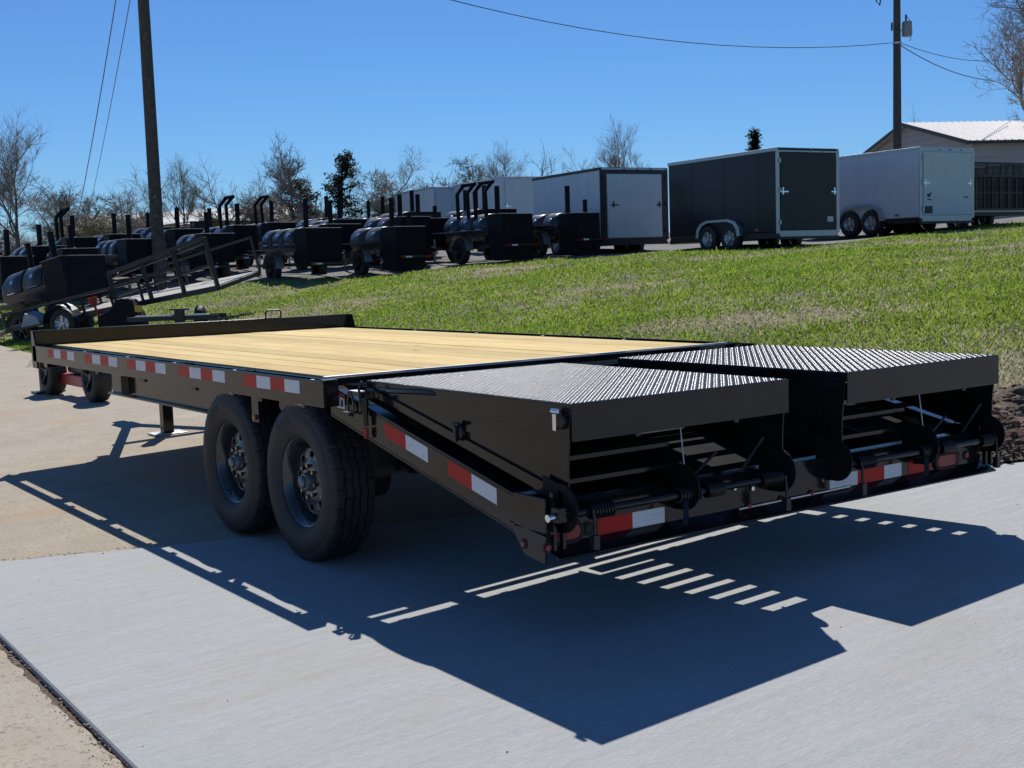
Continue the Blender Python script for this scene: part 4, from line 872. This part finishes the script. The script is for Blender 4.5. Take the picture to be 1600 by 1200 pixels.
c = MB().prism([pt(4.2, -.03, -.05), pt(4.7, -.03, -.08), pt(4.5, -.03, .22), pt(4.25, -.03, .12)], rr_*.3); c.build('chock_board', 'bluebin', t)
z0 = float(zt(5.0, 20.3)); t = thing('tool_box', 'black tapered steel box with a yellow tag in front of the tilted trailer', 'box', (4.98, 20.0, z0), -.6)
MB().prism([(-.42, 0, 0), (.42, 0, 0), (.42, 0, .30), (.22, 0, .72), (-.05, 0, .74), (-.20, 0, .50), (-.42, 0, .42)], (0, .5, 0)).build('box_body', 'smokerbox', t, bevel=.03)
MB().box(.30, .44, -.02, -.004, .48, .60).build('tag', 'yellow', t)
t = thing('car_dolly', 'low black dolly frame with bright edges just behind the flatbed headboard', 'dolly', (5.35, 17.9, float(zt(5.35, 17.9))), -.55)
MB().box(-.9, .7, 0, .06, .28, .36).build('frame_rail', 'flat', t); MB().box(-.9, .7, .9, .96, .28, .36).build('frame_rail', 'flat', t); MB().box(-.9, -.82, .06, .9, .28, .35).build('frame_end', 'flat', t); MB().box(-.75, -.1, -.01, .05, .3605, .385).build('edge_strip', 'galv', t); MB().box(.12, .55, -.01, .05, .3605, .385).build('edge_strip', 'galv', t)
MB().box(-.06, .10, -.04, .10, .05, .46).build('jack_leg', 'flat', t); MB().box(-.14, .18, -.08, .14, .4605, .49).build('jack_head', 'flat', t)
small_wheel(t, .3, .5, .26, .26, .16, -1)
# red two wheeled machine beyond the headboard
t = thing('log_splitter', 'small red framed machine on two black tyres beyond the flatbed headboard', 'machine', (1.45, 10.6, gnd(1.45, 10.6)))
for x, y in ((.02, -.62), (-.08, .72)):
    small_wheel(t, x, y, .27, .27, .2, -1, 'flat')
MB().box(-.06, .10, -.45, .55, .14, .26).build('red_beam', 'red', t, bevel=.01); MB().box(-.02, .3, -.3, .35, .27, .37).build('engine_block', 'flat', t, bevel=.03)
c = MB().box(-.13, .0, 1.02, 1.14, .02, .62); c.build('jack_post', 'flat', t); MB().box(-.22, .12, .95, 1.2, .002, .02).build('jack_foot', 'flat', t); MB().box(-.1, .0, .85, 1.0, .3, .62).build('jack_post', 'flat', t)
MB().bar((.0, .55, .2), (-.06, 1.05, .45), .06).build('link_bar', 'flat', t)
# railed deck trailer behind the smokers
t = thing('railed_deck_trailer', 'brown decked trailer with low black railing behind the smokers right of the big pole', 'trailer', (12.67, 36.0, float(zt(12.67, 36))), .0)
MB().box(0, 2.4, 0, 4.5, 1.0, 1.22).build('deck', 'tank_rust', t)
for z in (1.45, 1.62): MB().bar((0, 0, z), (2.4, 0, z), .04).build('rail', 'flat', t); MB().bar((0, 0, z), (0, 4.5, z), .04).build('rail', 'flat', t)
for x in (0, .6, 1.2, 1.8, 2.4): MB().bar((x, 0, 1.2), (x, 0, 1.64), .04).build('rail_post', 'flat', t)
small_wheel(t, .1, 2.2, .4, .4, .25, -1, 'flat'); MB().box(.2, 2.2, .2, 4.3, .6, .999).build('chassis', 'flat', t)
MB().box(.15, .62, .1, .5, 1.221, 1.62).build('battery_box', 'flat', t)
# long low far shed
t = thing('far_shed', 'long low grey roofed shed far behind the smokers at the left', 'shed', (20.5, 74, float(hgt(22, 71))), -R(58))
MB().box(-2, 14, 0, 6, 0, 2.3).build('wall', 'siding', t); MB().prism([(-2.3, -.4, 2.3), (-2.3, 3, 3.3), (-2.3, 6.4, 2.3)], (16.6, 0, 0)).build('roof', 'roofmetal', t)
# mesh sided trailer at the right edge
t = thing('mesh_utility_trailer', 'black mesh sided utility trailer with upright gate at the right edge', 'trailer', (24.55, 15.3, float(zt(24.5, 15.3))), -R(4))
MB().box(0, 2.7, 0, 3.6, .36, .46).build('frame', 'flat', t); MB().box(.0, 2.7, -.01, .03, .46, .50).build('sill', 'galv', t)
def meshpanel(nm, o0, u_, L_, z0, z1, n_, parent):
    u_ = Vector(u_); o0 = Vector(o0); p = MB()
    for k in range(n_+1): q = o0+u_*L_*k/n_; p.bar(q+Vector((0, 0, z0)), q+Vector((0, 0, z1)), .045)
    p.bar(o0+Vector((0, 0, z1)), o0+u_*L_+Vector((0, 0, z1)), .06); p.bar(o0+Vector((0, 0, z0)), o0+u_*L_+Vector((0, 0, z0)), .05); p.bar(o0+Vector((0, 0, (z0+z1)/2)), o0+u_*L_+Vector((0, 0, (z0+z1)/2)), .03)
    o = p.build(nm, 'flat', parent); w = MB(); st = .06
    for k in range(int(L_/st)): q = o0+u_*st*(k+.5); w.bar(q+Vector((0, 0, z0)), q+Vector((0, 0, z1)), .022, .006)
    for k in range(int((z1-z0)/st)): z = z0+st*(k+.5); w.bar(o0+Vector((0, 0, z)), o0+u_*L_+Vector((0, 0, z)), .006, .022)
    w.build('mesh_wire', 'flat', o, kind='stuff')
meshpanel('gate', (.55, -.06, 0), (1, 0, 0), 2.2, .52, 1.36, 7, t); meshpanel('rear_panel', (0, .02, 0), (1, 0, 0), 2.7, .5, 1.68, 5, t); meshpanel('side_panel', (0, .08, 0), (0, 1, 0), 3.5, .5, 1.60, 6, t); meshpanel('front_panel', (0, 3.6, 0), (1, 0, 0), 2.7, .5, 1.65, 4, t); meshpanel('side_panel', (2.7, .08, 0), (0, 1, 0), 3.5, .5, 1.68, 6, t)
for y in (1.5, 2.3): small_wheel(t, -.12, y, .33, .33, .2, -1); small_wheel(t, 2.82, y, .33, .33, .2, 1)
# ------------------------------------------------------------------ building
t = thing('metal_building', 'beige sided gable building with ribbed pale metal roof at the right', 'building', (42.19, 26.92, 2.63), 0)
bd = Vector((math.sin(R(27)), math.cos(R(27)), 0)); ld = Vector((math.cos(R(27)), -math.sin(R(27)), 0)); EH = 3.23; AH = 4.50; GW = 10.9; BL = 16.0
MB().prism([bd*.06+ld*.06, bd*(GW-.06)+ld*.06, bd*(GW-.06)+ld*.06+Vector((0, 0, EH-.02)), bd*GW/2+ld*.06+Vector((0, 0, AH-.04)), bd*.06+ld*.06+Vector((0, 0, EH-.02))], ld*(BL-.1)).build('wall', 'siding', t)
ch = .285
for k in range(17):                                         # lapped courses
    z0 = k*ch; z1 = z0+ch+.02
    if z0 < EH: MB().prism([ld*.0+bd*.03+Vector((0, 0, z0)), ld*.0+bd*.0+Vector((0, 0, z0)), ld*.0+bd*.045+Vector((0, 0, min(z1, EH))), ld*0+bd*.055+Vector((0, 0, min(z1, EH)))], ld*BL).build('siding_board', 'siding', t)
    a = 0 if z0 < EH else (z0-EH)/(AH-EH)*GW/2; a1 = 0 if z1 < EH else (min(z1, AH)-EH)/(AH-EH)*GW/2
    if a < GW/2-.3: MB().prism([bd*(a+.0)+Vector((0, 0, z0)), bd*(GW-a)+Vector((0, 0, z0)), bd*(GW-a1)+ld*.045+Vector((0, 0, min(z1, AH))), bd*(a1)+ld*.045+Vector((0, 0, min(z1, AH)))], ld*.012).build('siding_board', 'siding', t)
ov = .35
def slope(side):
    e = bd*(-ov if side == 0 else GW+ov)+Vector((0, 0, EH-.03-ov*(AH-EH)/(GW/2)+.08)); rdg = bd*GW/2+Vector((0, 0, AH+.08))
    for k in range(18):
        q = ld*(-.35+.92*k); p = MB().prism([e+q, rdg+q, rdg+q+Vector((0, 0, .02)), e+q+Vector((0, 0, .02))], ld*.915)
        for j in range(3):
            w = q+ld*(.03+.305*j); p.prism([e+w+Vector((0, 0, .02)), e+w+ld*.09+Vector((0, 0, .02)), e+w+ld*.06+Vector((0, 0, .05)), e+w+ld*.03+Vector((0, 0, .05))], rdg-e)
        p.build('roof_panel', 'roofmetal', t)
    MB().prism([e+ld*-.37+Vector((0, 0, -.14)), rdg+ld*-.37+Vector((0, 0, -.14)), rdg+ld*-.37+Vector((0, 0, .03)), e+ld*-.37+Vector((0, 0, .03))], ld*.03).build('barge_trim', 'browntrim', t)
    MB().bar(e+ld*-.34+Vector((0, 0, -.06)), e+ld*(BL+.3)+Vector((0, 0, -.06)), .04, .10).build('eave_trim', 'browntrim', t)
slope(0); slope(1)
MB().bar(Vector((0, 0, 0))-bd*.03-ld*.03, -bd*.03-ld*.03+Vector((0, 0, EH-.1)), .09).build('corner_trim', 'siding', t)
# ------------------------------------------------------------------ poles and wires
t = thing('utility_pole', 'thick dark wooden pole standing among the smokers at the left', 'pole', (9.05, 29.05, float(zt(9.05, 29.05))))
MB().cyl((0, 0, -.3), (-.02, .0, 11), .175, 20, .135).build('shaft', 'pole', t, smooth=True)
for z in (1.9, 2.4): MB().cyl((-.1, -.16, z), (-.06, -.18, z+.05), .012, 5).build('pole_tag', 'galv', t)
t = thing('utility_pole', 'slender wooden pole with a grey transformer at the right', 'pole', (36.95, 26.55, float(zt(36.95, 26.55))))
MB().cyl((0, 0, -.3), (0, 0, 10.5), .175, 16, .12).build('shaft', 'pole', t, smooth=True)
o = MB().lathe([(0, .001), (0, .17), (.04, .185), (.5, .185), (.54, .17), (.57, .001)], (.30, -.22, 6.98), 'z', 20).build('transformer', 'xfmr', t, smooth=True)
MB().cyl((.27, -.2, 7.5), (.27, -.2, 7.78), .035, 8).build('bushing', 'flat', o); MB().tube([(.27, -.2, 7.75), (.45, -.3, 7.5), (.48, -.32, 7.1), (.40, -.28, 6.8)], .012, 5).build('lead_wire', 'wire', o)
MB().bar((0, 0, 7.2), (.2, -.15, 7.2), .06).build('bracket', 'galv', t); MB().cyl((-.17, .1, 7.2), (-.17, .1, 7.5), .035, 8).build('arrester', 'flat', t); MB().bar((0, 0, 7.35), (-.17, .1, 7.35), .03).build('bracket', 'galv', t)
MB().bar((0, 0, 8.45), (-.62, .42, 8.5), .05).build('cutout_arm', 'flat', t); MB().tube([(-.62, .42, 8.55), (-.66, .42, 8.3), (-.52, .38, 8.15), (-.46, .36, 8.5)], .028, 6).build('fuse_cutout', 'flat', t)
MB().cyl((0, 0, 6.7), (0, 0, 6.78), .17, 10).build('band', 'galv', t)
def wire(name, a, b, sag, lb, r=.012):
    a = Vector(a); b = Vector(b); pts = [a.lerp(b, k/16)-Vector((0, 0, sag*4*(k/16)*(1-k/16))) for k in range(17)]; tag(MB().tube(pts, r, 5).build(name, 'paleline' if name == 'phone_cable' else 'wire'), lb, 'cable')
wire('power_cable', (36.8, 26.7, 9.3), (14.5, 28.3, 9.9), .9, 'thin cable running left from the right pole across the sky', .014)
wire('power_cable', (37.1, 26.5, 9.28), (54.6, 33.4, 10.95), .3, 'upper cable running right from the transformer pole', .014)
wire('power_cable', (37.1, 26.5, 9.2), (48.4, 30.2, 9.1), .25, 'lower cable dropping right from the transformer pole to the big tree', .018)
wire('power_cable', (43.2, 26.85, 11.57), (46, 25, 11.0), .0, 'short bit of cable in the top right corner', .010)
wire('phone_cable', (5.67, 20.96, 7.1), (10.7, 42.8, 2.6), .25, 'left one of two hanging cables at the upper left', .012)
wire('phone_cable', (5.9, 20.79, 7.09), (16.1, 57.8, 5.2), .15, 'right one of two hanging cables at the upper left', .010)
